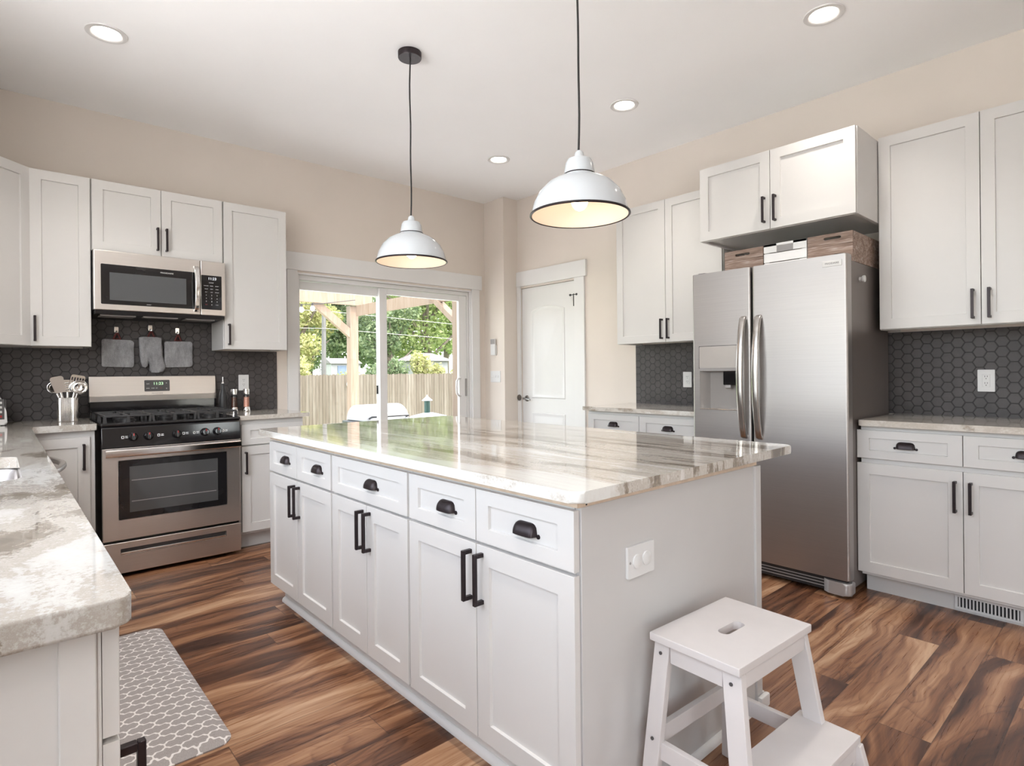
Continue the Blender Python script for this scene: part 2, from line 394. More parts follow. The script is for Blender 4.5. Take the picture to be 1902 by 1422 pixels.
    def cup(s, x, z, y, W=.043, D=.024, H=.034):
        nu, nv = 20, 8; outer = []
        for sgn in (0, 1):
            g = []
            for i in range(nu + 1):
                t = -1 + 2 * i / nu; sc = max(0.0, 1 - abs(t) ** 5.5) ** .45; row = []
                for j in range(nv + 1):
                    a = PI / 2 * j / nv; k = 1 - .09 * sgn
                    row.append(s.bm.verts.new((x + W * t * k, y - D * sc * math.sin(a) * k, z - H * .45 + H * sc * math.cos(a) * k - .002 * sgn)))
                g.append(row)
            for i in range(nu):
                for j in range(nv):
                    f = [g[i][j], g[i + 1][j], g[i + 1][j + 1], g[i][j + 1]]
                    s.bm.faces.new(f if not sgn else f[::-1])
            outer.append(g)
        a, b = outer
        for i in range(nu): s.bm.faces.new([a[i][nv], a[i + 1][nv], b[i + 1][nv], b[i][nv]])
        for sx in (-1, 1): s.lathe([(0, -.004), (.0062, -.003), (.0065, 0)], (x + sx * (W + .004), y - .0002, z - H * .42), 12, 'y')
        return s
    def bar(s, x, zc, y, L=.150, w=.0125, horiz=False, out=.034):
        h = L / 2
        def B(u0, u1, y0, y1, v0, v1):
            if horiz: s.box(x + v0, x + v1, y0, y1, zc + u0, zc + u1, .0012, 1)
            else: s.box(x + u0, x + u1, y0, y1, zc + v0, zc + v1, .0012, 1)
        B(-w / 2, w / 2, y - out, y - out + w * .85, -h, h)
        for q in (-h, h - w): B(-w / 2, w / 2, y - out + w * .8, y + .0005, q, q + w)
        return s
    def obj(s, name, mat, parent=None, local=False, smooth=38, recalc=True):
        if recalc: bmesh.ops.recalc_face_normals(s.bm, faces=s.bm.faces[:])
        me = bpy.data.meshes.new(name); s.bm.to_mesh(me); s.bm.free()
        if smooth:
            me.polygons.foreach_set('use_smooth', [True] * len(me.polygons)); me.set_sharp_from_angle(angle=math.radians(smooth))
        for m in (mat if isinstance(mat, (list, tuple)) else [mat]): me.materials.append(m)
        o = bpy.data.objects.new(name, me); COL.objects.link(o)
        if s.bv and smooth: weighted(o)
        if parent is not None:
            if not local:
                M = ROOTM.get(root_of(parent).name)
                if M: me.transform(M.inverted())
            o.parent = parent
        return o
def rpoly(pts, rad, seg=6):
    n = len(pts); out = []; rad = rad if isinstance(rad, (list, tuple)) else [rad] * n
    for i in range(n):
        p, a, b = Vector(pts[i]), Vector(pts[i - 1]), Vector(pts[(i + 1) % n]); r = rad[i]
        if r <= 0: out.append(tuple(p)); continue
        d1, d2 = (a - p).normalized(), (b - p).normalized(); ang = d1.angle(d2); k = r / math.tan(ang / 2)
        c = p + (d1 + d2).normalized() * (r / math.sin(ang / 2)); s0, s1 = p + d1 * k - c, p + d2 * k - c
        a0 = math.atan2(s0.y, s0.x); da = (math.atan2(s1.y, s1.x) - a0 + PI) % (2 * PI) - PI
        out += [(c.x + r * math.cos(a0 + da * j / seg), c.y + r * math.sin(a0 + da * j / seg)) for j in range(seg + 1)]
    return out
def rect(x0, x1, y0, y1, r=0.0, seg=6): return rpoly([(x0, y0), (x1, y0), (x1, y1), (x0, y1)], r, seg)
def tag(o, label=None, cat=None, group=None, kind=None):
    for k, v in (('label', label), ('category', cat), ('group', group), ('kind', kind)):
        if v: o[k] = v
    return o
def thing(name, label, cat, loc=(0, 0, 0), rz=0.0, group=None):
    o = bpy.data.objects.new(name, None); COL.objects.link(o); o.location = loc; o.rotation_euler = (0, 0, rz); o.empty_display_size = .05
    ROOTM[o.name] = Matrix.Translation(loc) @ Matrix.Rotation(rz, 4, 'Z')
    return tag(o, label, cat, group)
def copy_tree(o, parent=None):
    c = o.copy(); COL.objects.link(c); c.parent = parent
    for ch in list(o.children): copy_tree(ch, c)
    return c
def again(o, loc, label, rz=None):
    c = copy_tree(o); c.location = loc; c['label'] = label
    if rz is not None: c.rotation_euler = (0, 0, rz)
    return c
def text(name, s, size, mat, parent, loc, rz=0.0, local=False, ext=.0004, sx=1.0):
    cu = bpy.data.curves.new(name, 'FONT'); cu.body = s; cu.size = size; cu.align_x = 'CENTER'; cu.align_y = 'CENTER'; cu.extrude = ext
    t = bpy.data.objects.new(name, cu); COL.objects.link(t); bpy.context.view_layer.update()
    me = bpy.data.meshes.new_from_object(t.evaluated_get(bpy.context.evaluated_depsgraph_get())); bpy.data.objects.remove(t)
    M = Matrix.Translation(loc) @ Matrix.Rotation(rz, 4, 'Z') @ Matrix.Rotation(PI / 2, 4, 'X') @ Matrix.Diagonal((sx, 1, 1, 1))
    if not local and ROOTM.get(root_of(parent).name): M = ROOTM[root_of(parent).name].inverted() @ M
    me.transform(M); me.materials.clear(); me.materials.append(mat); me.name = name
    o = bpy.data.objects.new(name, me); COL.objects.link(o); o.parent = parent; return o
def cut(o, cutters):
    """boolean difference, baked into the mesh; the cutters are removed"""
    o.modifiers.clear()
    for c in cutters:
        md = o.modifiers.new('cut', 'BOOLEAN'); md.operation = 'DIFFERENCE'; md.object = c; md.solver = 'EXACT'
    bpy.context.view_layer.update()
    me = bpy.data.meshes.new_from_object(o.evaluated_get(bpy.context.evaluated_depsgraph_get()))
    me.polygons.foreach_set('use_smooth', [True] * len(me.polygons)); me.set_sharp_from_angle(angle=math.radians(35))
    o.modifiers.clear(); old = o.data; nm = old.name; o.data = me; bpy.data.meshes.remove(old); me.name = nm
    weighted(o)
    for c in cutters: bpy.data.objects.remove(c)
def struct(name, mb, mat, **kw):
    o = mb.obj(name, mat, **kw); o['kind'] = 'structure'; return o

# ================================================================== SETTING
XL, XR, YN, YF, ZC = -.49, 4.03, -3.2, 4.74, 2.96
struct('floor', MB().box(XL - .15, XR + .15, YN - .15, YF + .16, -.12, 0), FLOORM)
struct('ceiling', MB().box(XL - .15, XR + .15, YN - .15, YF + .16, ZC, ZC + .2), CEILM)
SX0, SX1, SZ = 1.855, 3.665, 2.03            # sliding-door opening
b = MB()
b.box(XL - .15, SX0, YF, YF + .16, 0, ZC); b.box(SX1, XR + .15, YF, YF + .16, 0, ZC); b.box(SX0, SX1, YF, YF + .16, SZ, ZC)
struct('wall_far', b, WALLM)
DY0, DY1, DZ = 3.635, 4.385, 2.045           # panel door opening
b = MB()
b.box(XR, XR + .15, YN - .15, DY0, 0, ZC); b.box(XR, XR + .15, DY1, YF, 0, ZC); b.box(XR, XR + .15, DY0, DY1, DZ, ZC)
struct('wall_right', b, WALLM)
struct('wall_corner', MB().box(3.84, XR, 4.43, YF, 0, ZC), WALLM)
def wall_with_holes(ax, c0, c1, a0, a1, holes):
    m = MB(); def_ = lambda u0, u1, z0, z1: m.box(c0, c1, u0, u1, z0, z1) if ax == 'x' else m.box(u0, u1, c0, c1, z0, z1)
    u = a0
    for h0, h1, z0, z1 in holes:
        def_(u, h0, 0, ZC); def_(h0, h1, 0, z0); def_(h0, h1, z1, ZC); u = h1
    def_(u, a1, 0, ZC); return m
struct('wall_left', wall_with_holes('x', XL - .15, XL, YN - .15, YF, [(-2.0, -.2, .4, 2.4), (.4, 3.2, .96, 2.70)]), WALLM)
struct('wall_near', wall_with_holes('y', YN - .15, YN, XL, XR, [(2.60, 3.40, .90, 2.0)]), WALLM)
def window(n, ax, c, a0, a1, z0, z1, s):
    """painted casing, sash and pane in a wall opening"""
    f = MB()
    def B(u0, u1, d0, d1, q0, q1): f.box(c + d0 * s, c + d1 * s, u0, u1, q0, q1, .003) if ax == 'x' else f.box(u0, u1, c + d0 * s, c + d1 * s, q0, q1, .003)
    for u0, u1, q0, q1 in ((a0 - .09, a0, z0 - .045, z1 + .09), (a1, a1 + .09, z0 - .045, z1 + .09), (a0, a1, z1, z1 + .09), (a0, a1, z0 - .045, z0)): B(u0, u1, .0, .018, q0, q1)
    mid = (z0 + z1) / 2
    for u0, u1, q0, q1 in ((a0, a0 + .045, z0, z1), (a1 - .045, a1, z0, z1), (a0 + .045, a1 - .045, z1 - .045, z1), (a0 + .045, a1 - .045, z0, z0 + .045), (a0 + .045, a1 - .045, mid - .02, mid + .02)): B(u0, u1, -.09, -.04, q0, q1)
    w = struct('window_%d' % n, f, TRIM); g = MB()
    if ax == 'x': g.quad((c - .065 * s, a0, z0), (c - .065 * s, a1, z0), (c - .065 * s, a1, z1), (c - .065 * s, a0, z1))
    else: g.quad((a0, c - .065 * s, z0), (a1, c - .065 * s, z0), (a1, c - .065 * s, z1), (a0, c - .065 * s, z1))
    g.obj('glass_pane', PANE, w)
window(1, 'x', XL, .4, 3.2, .96, 2.70, 1); window(3, 'x', XL, -2.0, -.2, .4, 2.4, 1); window(2, 'y', YN, 2.60, 3.40, .90, 2.0, 1)  # sink window enlarged and farther left-wall window added, for more daylight

# casing of the sliding door
b = MB(); cy0, cy1 = YF - .019, YF
b.box(1.768, SX0, cy0, cy1, 0, 2.045, .002); b.box(SX1 - .005, 3.757, cy0, cy1, 0, 2.045, .002)
b.box(1.745, 3.785, cy0 - .006, cy1, 2.045, 2.19, .002)
b.box(SX0, SX0 + .012, YF, YF + .03, 0, SZ); b.box(SX1 - .012, SX1, YF, YF + .03, 0, SZ); b.box(SX0, SX1, YF, YF + .03, SZ - .012, SZ)
struct('trim_1', b, TRIM)
# casing of the panel door
b = MB(); x0, x1 = XR - .019, XR
b.box(x0, x1, DY1 - .003, 4.428, 0, 2.062, .002); b.box(x0, x1, 3.515, DY0 + .003, 0, 2.062, .002)
b.box(x0 - .006, x1, 3.49, 4.428, 2.062, 2.212, .002)
struct('trim_2', b, TRIM)
b = MB(); b.box(3.826, 3.84, 4.416, YF - .002, 0, .10, .003); b.box(3.826, 4.009, 4.416, 4.43, 0, .10, .003); b.box(3.76, 3.826, YF - .014, YF, 0, .10, .003)
struct('baseboard_corner', b, TRIM)
b = MB(); b.box(XR - .014, XR, YN, .15, 0, .10, .003); struct('baseboard_right', b, TRIM)
b = MB(); b.box(XL, XR, YN, YN + .014, 0, .10, .003); struct('baseboard_near', b, TRIM)

# sliding glass door
d = MB(); fy0, fy1 = YF + .035, YF + .14
d.box(SX0 + .001, SX0 + .035, fy0, fy1, 0, SZ - .013, .002); d.box(SX1 - .035, SX1 - .001, fy0, fy1, 0, SZ - .013, .002)
d.box(SX0 + .035, SX1 - .035, fy0, fy1, SZ - .05, SZ - .013, .002); d.box(SX0 + .035, SX1 - .035, fy0, fy1, 0, .025, .002)
door1 = struct('door_1', d, TRIM)
def sash(xa, xb, ya, yb, name, st0, st1, top):
    m = MB(); m.box(xa, xa + st0, ya, yb, .03, SZ - .055, .003); m.box(xb - st1, xb, ya, yb, .03, SZ - .055, .003)
    m.box(xa + st0, xb - st1, ya, yb, SZ - .055 - top, SZ - .055, .003); m.box(xa + st0, xb - st1, ya, yb, .03, .13, .003)
    o = m.obj(name, TRIM, door1); c = (ya + yb) / 2
    MB().quad((xa + st0, c, .13), (xb - st1, c, .13), (xb - st1, c, SZ - .055 - top), (xa + st0, c, SZ - .055 - top)).obj('glass_pane', PANE, o)
    return o
sash(SX0 + .036, 2.70, YF + .092, YF + .125, 'fixed_sash', .022, .06, .072)
s2 = sash(2.635, SX1 - .036, YF + .045, YF + .08, 'sliding_sash', .075, .095, .055)
h = MB(); hx = 3.512
h.tube([(3.545, YF + .044, .955), (3.505, YF + .022, .958), (3.482, YF + .018, .985), (3.478, YF + .018, 1.045), (3.482, YF + .018, 1.105), (3.505, YF + .022, 1.132), (3.545, YF + .044, 1.135)], .011, 10)
h.obj('pull_handle', WHPLAST, s2)
MB().box(3.605, 3.628, YF + .036, YF + .046, .95, 1.13, .003).obj('latch_plate', GREYP, s2)
MB().box(2.622, 2.638, YF + .088, YF + .094, 1.0, 1.08, .002).obj('latch', BLACKM, s2)

# panel door: two moulded panels, the upper one arched
dx = XR + .012
def arch(y0, y1, z0, z1, rise, n=14):
    p = [(y0, z0), (y1, z0)]
    for i in range(n + 1):
        t = i / n; p.append((y1 + (y0 - y1) * t, z1 + rise * math.sin(PI * t) ** .8))
    return p
d = MB(); d.box(dx, dx + .035, DY0 + .003, DY1 - .003, .008, DZ - .003, .002)
door2 = struct('door_2', d, DOORW)
def mould(pts, nm):
    m = MB(); c = Vector((sum(p[0] for p in pts) / len(pts), sum(p[1] for p in pts) / len(pts)))
    hw = max(abs(p[0] - c.x) for p in pts)
    def inset(k): return [(c.x + (p[0] - c.x) * (1 - k / hw), p[1] + (k if p[1] < c.y else -k)) for p in pts]
    rings = [[m.bm.verts.new((x, u, v)) for u, v in inset(k)] for k, x in ((0, dx - .0005), (.006, dx - .006), (.014, dx - .006), (.022, dx - .0006), (.045, dx - .0006), (.065, dx - .005))]
    for a, q in zip(rings, rings[1:]):
        for i in range(len(a)): m.bm.faces.new([a[i], a[(i + 1) % len(a)], q[(i + 1) % len(a)], q[i]])
    m.bm.faces.new(rings[-1]); return m.obj(nm, DOORW, door2)
mould(arch(3.785, 4.245, .93, 1.80, .045), 'raised_panel'); mould(arch(3.785, 4.245, .23, .785, 0, 2), 'raised_panel')
k = MB(); ky, kz = 4.318, .922
k.lathe([(0, -.012), (.026, -.010), (.031, -.004), (.031, 0)], (dx, ky, kz), 24, 'x'); k.cyl((dx - .01, ky, kz), (dx - .05, ky, kz), .010)
k.sweep([(dx - .045, ky + .012, kz + .002), (dx - .05, ky - .01, kz), (dx - .052, ky - .06, kz - .004), (dx - .048, ky - .095, kz - .012)], rect(-.009, .009, -.006, .006, .003, 2), [1, 1, .85, .7], up=(1, 0, 0))
k.obj('lever_handle', PEWTER, door2)
MB().lathe([(0, -.006), (.030, -.005), (.032, 0)], (XR - .0195, 4.40, .93), 20, 'x').obj('strike_rose', PEWTER, door2)
for hz in (.30, 1.08, 1.86):
    MB().cyl((dx - .004, DY0 + .010, hz - .045), (dx - .004, DY0 + .010, hz + .045), .006, None, 10).obj('hinge', PEWTER, door2)
k = MB(); k.cyl((dx - .024, DY0 + .012, 1.80), (dx - .024, DY0 + .012, 1.915), .0055, None, 8); k.cyl((dx - .03, DY0 - .028, 1.905), (dx - .03, DY0 + .05, 1.905), .004, None, 8)
for q in (-.03, .05): k.ball((dx - .03, DY0 + q, 1.905), .011)
k.obj('hinge_pin_stop', BLACKM, door2)

# ================================================================== BACKSPLASH
TT = .008
t = MB(); t.box(XL + TT, 1.684, YF - TT, YF - .0006, .9145, 1.3715); t.box(.446, 1.206, YF - TT, YF - .0006, 1.3715, 1.61)
tag(t.obj('tile_backsplash', HEX_X), 'charcoal hexagon tile backsplash behind the gas range', 'backsplash', 'hexagon tile backsplashes')
t = MB().box(XL + .0006, XL + TT, 3.30, YF - TT, .914, 1.372)
tag(t.obj('tile_backsplash', HEX_Y), 'charcoal hexagon tile backsplash on the left wall behind the sink', 'backsplash', 'hexagon tile backsplashes')
tag(MB().box(XR - TT, XR - .0006, 1.985, 2.955, .92, 1.408).obj('tile_backsplash', HEX_Y), 'charcoal hexagon tile backsplash between panel door and refrigerator', 'backsplash', 'hexagon tile backsplashes')
tag(MB().box(XR - TT, XR - .0006, .15, 1.30, .922, 1.405).obj('tile_backsplash', HEX_Y), 'charcoal hexagon tile backsplash right of the refrigerator', 'backsplash', 'hexagon tile backsplashes')

# ================================================================== CABINETS
def cabinet(name, label, loc, rz, w, d, z0, z1, fronts, toe=0.0, group=None, lip=True, cat='cabinet'):
    """local frame: x along the front (left to right), y into the cabinet, doors at y -.020..-.001"""
    r = thing(name, label, cat, loc, rz, group); m = MB(); T = .018
    zb = z0 + toe
    if lip:
        m.box(0, T, 0, d, zb, z1, .001, 1); m.box(w - T, w, 0, d, zb, z1, .001, 1); m.box(T, w - T, .0, d, z1 - T, z1); m.box(T, w - T, .019, d, zb + .014, zb + .014 + T)
        m.box(T, w - T, d - .006, d, zb + .03, z1 - T); m.box(T, w - T, 0, .019, zb, zb + .036, .001, 1)
    else: m.box(0, w, 0, d, zb, z1, .001, 1)
    m.obj('carcass', WHITE, r, True)
    if toe: MB().box(.0, w, .072, .086, z0, zb).obj('toe_kick', WHITE, r, True)
    for kind, x0, x1, a0, a1, hd in fronts:
        f = MB().shaker(x0, x1, a0, a1, .057, .042 if kind == 'drawer' else None).obj(kind, WHITE, r, True)
        if hd:
            if hd[0] == 'bar': MB().bar(hd[1], hd[2], -.020, horiz=len(hd) > 3).obj('bar_handle', BRONZE, f, True)
            else: MB().cup(hd[1], hd[2], -.0195 + (.009 if hd[0] == 'cup' else 0)).obj('cup_pull', BRONZE, f, True)
    return r
FZ = 4.44           # box front of the wall cabinets on the far wall (door faces at 4.42)
UG = 'white shaker wall cabinets'
cabinet('wall_cabinet', 'narrow tall single-door white wall cabinet left of the microwave', (.146, FZ, 0), 0, .300, YF - FZ - .001, 1.372, 2.420,
        [('door', .004, .296, 1.374, 2.418, ('bar', .026, 1.475))], 0, UG)
cabinet('wall_cabinet', 'short white two-door wall cabinet directly above the microwave', (.447, FZ, 0), 0, .759, YF - FZ - .001, 1.975, 2.420,
        [('door', .004, .378, 1.977, 2.418, ('bar', .356, 2.088)), ('door', .381, .755, 1.977, 2.418, ('bar', .408, 2.088))], 0, UG)
cabinet('wall_cabinet', 'tall single-door white wall cabinet between microwave and sliding door', (1.207, FZ, 0), 0, .447, YF - FZ - .001, 1.372, 2.420,
        [('door', .004, .443, 1.374, 2.418, ('bar', .032, 1.477))], 0, UG)
# diagonal corner cabinet
r = thing('corner_wall_cabinet', 'white diagonal corner wall cabinet at the left edge of the picture', 'cabinet', (XL, YF, 1.372), 0, UG)
m = MB(); m.prism([(XL + .001, YF - .001), (XL + .001, FZ - .335), (XL + .30, FZ - .335), (.145, FZ), (.145, YF - .001)], 1.372, 2.420, 'z', .001, 1); m.obj('carcass', WHITE, r)
dm = MB(); Ld = math.hypot(.145 - XL - .30, .335); dm.shaker(.012, Ld - .006, 1.374, 2.418)
hm = MB().bar(.04, 1.475, -.020)
Md = Matrix.Translation((XL + .30, FZ - .335, 0)) @ Matrix.Rotation(math.atan2(.335, .145 - XL - .30), 4, 'Z')
dm.bm.transform(Md); hm.bm.transform(Md); dd = dm.obj('door', WHITE, r); hm.obj('bar_handle', BRONZE, dd)

RQ = -PI / 2
cabinet('wall_cabinet', 'tall two-door white wall cabinet between panel door and refrigerator', (3.73, 2.908, 0), RQ, .906, XR - 3.731, 1.402, 2.462,
        [('door', .004, .451, 1.404, 2.460, ('bar', .424, 1.502)), ('door', .454, .902, 1.404, 2.460, ('bar', .480, 1.502))], 0, UG)
cabinet('wall_cabinet', 'deep white two-door wall cabinet mounted above the refrigerator', (3.39, 1.972, 0), RQ, .906, XR - 3.391, 2.008, 2.470,
        [('door', .004, .451, 2.010, 2.468, ('bar', .420, 2.124)), ('door', .454, .902, 2.010, 2.468, ('bar', .484, 2.124))], 0, UG)
cabinet('wall_cabinet', 'large white two-door wall cabinet right of the refrigerator', (3.73, 1.064, 0), RQ, .914, XR - 3.731, 1.406, 2.484,
        [('door', .002, .450, 1.410, 2.482, ('bar', .420, 1.515)), ('door', .453, .910, 1.410, 2.482, ('bar', .486, 1.515))], 0, UG)

BG = 'white shaker base cabinets'
BY = 4.17
cabinet('base_cabinet', 'single-door white base cabinet in the corner left of the gas range', (.105, BY, 0), 0, .325, YF - BY - .001, 0, .876,
        [('door', .040, .300, .118, .838, ('bar', .270, .725))], .10, BG, False)
cabinet('base_cabinet', 'narrow white base cabinet between gas range and sliding door', (1.222, BY, 0), 0, .443, YF - BY - .001, 0, .884,
        [('drawer', .016, .436, .712, .852, None), ('door', .016, .436, .122, .702, ('bar', .040, .592))], .105, BG, False)
cabinet('base_cabinet', 'white base cabinet with two drawers between panel door and refrigerator', (3.45, 2.985, 0), RQ, .985, XR - 3.451, 0, .890,
        [('drawer', .010, .484, .705, .866, ('cup', .250, .795)), ('drawer', .488, .975, .705, .866, ('cup', .720, .792)),
         ('door', .010, .484, .117, .692, ('bar', .45, .59)), ('door', .488, .975, .117, .692, ('bar', .525, .59))], .10, BG, False)
cabinet('base_cabinet', 'wide white base cabinet with two drawers and two doors right of the refrigerator', (3.45, 1.080, 0), RQ, .90, XR - 3.451, 0, .890,
        [('drawer', -.014, .438, .720, .868, ('cup', .205, .797)), ('drawer', .441, .895, .720, .868, ('cup', .670, .797)),
         ('door', -.014, .438, .117, .694, ('bar', .410, .575)), ('door', .441, .895, .117, .694, ('bar', .470, .575))], .10, BG, False)
# left run (faces +X)
LQ = PI / 2
cabinet('base_cabinet', 'white sink-side base cabinet with end panel at lower left, drawers facing the mat', (.098, .905, 0), LQ, .60, .098 - XL - .001, 0, .876,
        [('drawer', .004, .594, .724, .868, ('cup', .30, .80)), ('door', .004, .594, .115, .716, ('bar', .040, .612))], .10, BG, False)
MB().box(.054, .0925, .8985, .905, .0, .876, .0015, 1).obj('face_stile', WHITE, bpy.data.objects['base_cabinet.004'])
cabinet('base_cabinet', 'white sink base cabinet under the stainless sink on the left wall', (.098, 1.51, 0), LQ, 1.16, .098 - XL - .001, 0, .69,
        [('door', .004, .578, .115, .685, ('bar', .550, .59)), ('door', .582, 1.156, .115, .685, ('bar', .61, .59))], .10, BG, False)
r = thing('dishwasher', 'stainless dishwasher with bowed handle under the left countertop', 'dishwasher', (.09, 2.98, 0))
MB().box(XL + .02, .098, 2.685, 3.285, .10, .87).obj('tub', DGREY, r)
f = MB().box(.099, .120, 2.688, 3.282, .115, .868, .004).obj('door', STEELH, r)
pts = [(.119, 2.74, .835), (.150, 2.755, .835)] + [(.162 + .038 * math.sin(PI * i / 10), 2.77 + .43 * i / 10, .835) for i in range(11)] + [(.150, 3.215, .835), (.119, 3.23, .835)]
MB().sweep(pts, rect(-.012, .012, -.010, .010, .006, 3), None, (0, 0, 1)).obj('bow_handle', STEELF, f)
MB().box(.02, .034, 2.69, 3.28, 0, .10).obj('toe_kick', BLACKM, r)
cabinet('corner_base_cabinet', 'white corner filler cabinet between dishwasher and range side counter', (.098, 3.29, 0), LQ, .86, .098 - XL - .001, 0, .876, [], .10, BG, False)

# island
IG = 'white shaker island base cabinets'
IX, IY = 1.08, 3.10
def isl(label, ya, yb, fr):
    cabinet('island_cabinet', label, (IX, ya, 0), RQ, ya - yb, .60, 0, .852, [(k, ya - a, ya - q, c, e, (h[0], ya - h[1], h[2]) if h else None) for k, a, q, c, e, h in fr], .10, IG, False)
DZ0, DZ1, KZ0, KZ1, CZ, BZ = .693, .846, .110, .683, .768, .588
isl('island base cabinet at the far end of the row, two small drawers over two doors', 3.100, 2.355,
    [('drawer', 3.096, 2.735, DZ0, DZ1, ('cup', 2.886, CZ)), ('drawer', 2.731, 2.361, DZ0, DZ1, ('cup', 2.508, CZ)),
     ('door', 3.096, 2.735, KZ0, KZ1, ('bar', 2.757, BZ)), ('door', 2.731, 2.361, KZ0, KZ1, ('bar', 2.700, BZ))])
isl('middle island base cabinet, one wide drawer over two narrow doors', 2.353, 1.739,
    [('drawer', 2.346, 1.746, DZ0, DZ1, ('cup', 2.012, CZ)), ('door', 2.346, 2.046, KZ0, KZ1, ('bar', 2.070, BZ)), ('door', 2.042, 1.746, KZ0, KZ1, ('bar', 2.014, BZ))])
isl('nearest island base cabinet, two drawers over two wide doors', 1.737, .984,
    [('drawer', 1.733, 1.363, DZ0, DZ1, ('cup', 1.518, CZ)), ('drawer', 1.359, .969, DZ0, DZ1, ('cup', 1.150, CZ)),
     ('door', 1.733, 1.363, KZ0, KZ1, ('bar', 1.386, BZ)), ('door', 1.359, .969, KZ0, KZ1, ('bar', 1.331, BZ))])
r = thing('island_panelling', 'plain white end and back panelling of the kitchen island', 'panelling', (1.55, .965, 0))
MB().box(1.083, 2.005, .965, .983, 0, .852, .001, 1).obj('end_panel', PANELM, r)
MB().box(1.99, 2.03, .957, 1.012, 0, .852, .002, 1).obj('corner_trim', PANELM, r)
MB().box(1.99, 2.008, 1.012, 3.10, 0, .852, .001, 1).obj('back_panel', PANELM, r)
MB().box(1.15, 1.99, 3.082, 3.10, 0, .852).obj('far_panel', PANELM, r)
m = MB(); sh = [(0, 0), (.017, 0), (.0165, .008), (.012, .017), (.004, .022), (0, .022)]
m.prism([(1.130 - u, v) for u, v in sh][::-1], 1.0, 3.085, 'y')
m.prism([(.965 - u, v) for u, v in sh], 1.10, 1.985, 'x'); m.box(1.985, 2.048, .938, .957, 0, .045, .006); m.box(2.03, 2.048, .957, 3.1, 0, .045, .006)
m.box(1.130, 1.142, 1.0, 3.085, 0, .098)
m.obj('shoe_moulding', TRIM, r)
r = thing('island_countertop', 'streaked white and brown granite countertop of the kitchen island', 'countertop', (1.64, 2.05, .873))
m = MB(); m.prism(rpoly([(1.024, .922), (2.265, .940), (2.265, 3.21), (1.030, 3.19)], .028, 6), .8735, .9035, 'z', .0065, 3)
m.obj('granite_slab', GRAN_I, r)
m = MB(); m.box(1.068, 2.012, .963, 3.105, .8525, .8733, .001, 1); m.obj('plywood_subtop', WOODSTRIP, r)
MB().box(1.098, 1.103, .9622, .964, .856, .870).obj('notch', DARKHOLE, r)

# perimeter countertops
CT0, CT1 = .877, .914
def slab(name, label, pts, rad, mat, z0=CT0, z1=CT1):
    o = MB().prism(rpoly(pts, rad), z0, z1, 'z', .005, 2).obj(name, mat); return tag(o, label, 'countertop')
left = slab('countertop', 'L-shaped brown and white swirled granite countertop around the sink at left',
            [(XL + .009, .866), (.128, .866), (.140, 4.125), (.436, 4.125), (.436, YF - .009), (XL + .009, YF - .009)], [0, .02, .01, .006, 0, 0], GRAN_L)
SK = (-.36, .052, 2.05, 2.66)
c = MB().prism(rect(SK[0], SK[1], SK[2], SK[3], .05), .80, 1.0); cut(left, [c.obj('cutter', DARKHOLE)])
# undermount sink
r = thing('kitchen_sink', 'stainless undermount sink in the left countertop', 'sink', (-.15, 2.35, .70))
m = MB(); rings = []
for k, z in ((-.012, .8765), (-.012, .872), (0.004, .872), (.008, .86), (.014, .72), (.03, .702), (.12, .698)):
    rings.append([m.bm.verts.new((x, y, z)) for x, y in rect(SK[0] + k, SK[1] - k, SK[2] + k, SK[3] - k, .05)])
for a, q in zip(rings, rings[1:]):
    for i in range(len(a)): m.bm.faces.new([a[i], a[(i + 1) % len(a)], q[(i + 1) % len(a)], q[i]])
m.bm.faces.new(rings[-1]); m.obj('basin', STEELF, r, recalc=False)
MB().lathe([(0, .703), (.035, .703), (.042, .6995)], (-.15, 2.35, 0), 24).obj('drain', CHROME, r)
slab('countertop', 'short granite countertop between gas range and sliding door', [(1.221, 4.128), (1.703, 4.128), (1.703, 4.716), (1.690, YF - .009), (1.221, YF - .009)], [.006, .010, 0, 0, 0], GRAN_B, .884)
slab('countertop', 'granite countertop between panel door and refrigerator', [(3.405, 1.992), (4.021, 1.992), (4.021, 3.015), (3.405, 3.015)], [.006, 0, 0, .01], GRAN_R, .8905, .9205)
slab('countertop', 'granite countertop right of the refrigerator', [(3.405, .16), (4.021, .16), (4.021, 1.081), (3.405, 1.081)], [.006, 0, 0, .01], GRAN_R, .8905, .9215)

# ================================================================== GAS RANGE
RX0, RX1, RF = .456, 1.214, 4.10
r = thing('gas_range', 'stainless freestanding gas range with black cooktop and clock reading 11:23', 'stove', (.835, RF, 0))
MB().box(RX0 + .004, RX1 - .004, RF + .03, 4.715, .025, .895, .003).obj('body', BLACKG, r)
for fx in (RX0 + .05, RX1 - .05):
    for fy in (RF + .08, 4.66): MB().cyl((fx, fy, 0), (fx, fy, .026), .018).obj('levelling_foot', BLACKM, r)
dw = MB().box(RX0, RX1, RF, RF + .028, .022, .206, .004).obj('storage_drawer', STEELH, r)
cut(dw, [MB().box(.542, 1.124, RF - .01, RF + .025, .128, .168, .004).obj('cutter', STEELH)])
MB().box(.543, 1.123, RF + .0225, RF + .0249, .129, .167).obj('recess_shade', DGREY, dw)  # dark strip stands in for the shade deep in the recess
MB().box(.543, 1.123, RF + .002, RF + .020, .129, .146, .004).obj('recessed_grip', CHROME, dw)
od = MB().box(RX0, RX1, RF, RF + .028, .220, .765, .005).obj('oven_door', STEELH, r)
cut(od, [MB().box(.534, 1.132, RF - .01, RF + .006, .338, .690, .004).obj('cutter', STEELH)])
MB().box(.537, 1.129, RF + .0015, RF + .008, .341, .687, .002).obj('glass_frame', GLASSBLK, od)
MB().box(.590, 1.075, RF + .0002, RF + .0016, .378, .650, .0).obj('oven_window', OVENWIN, od)
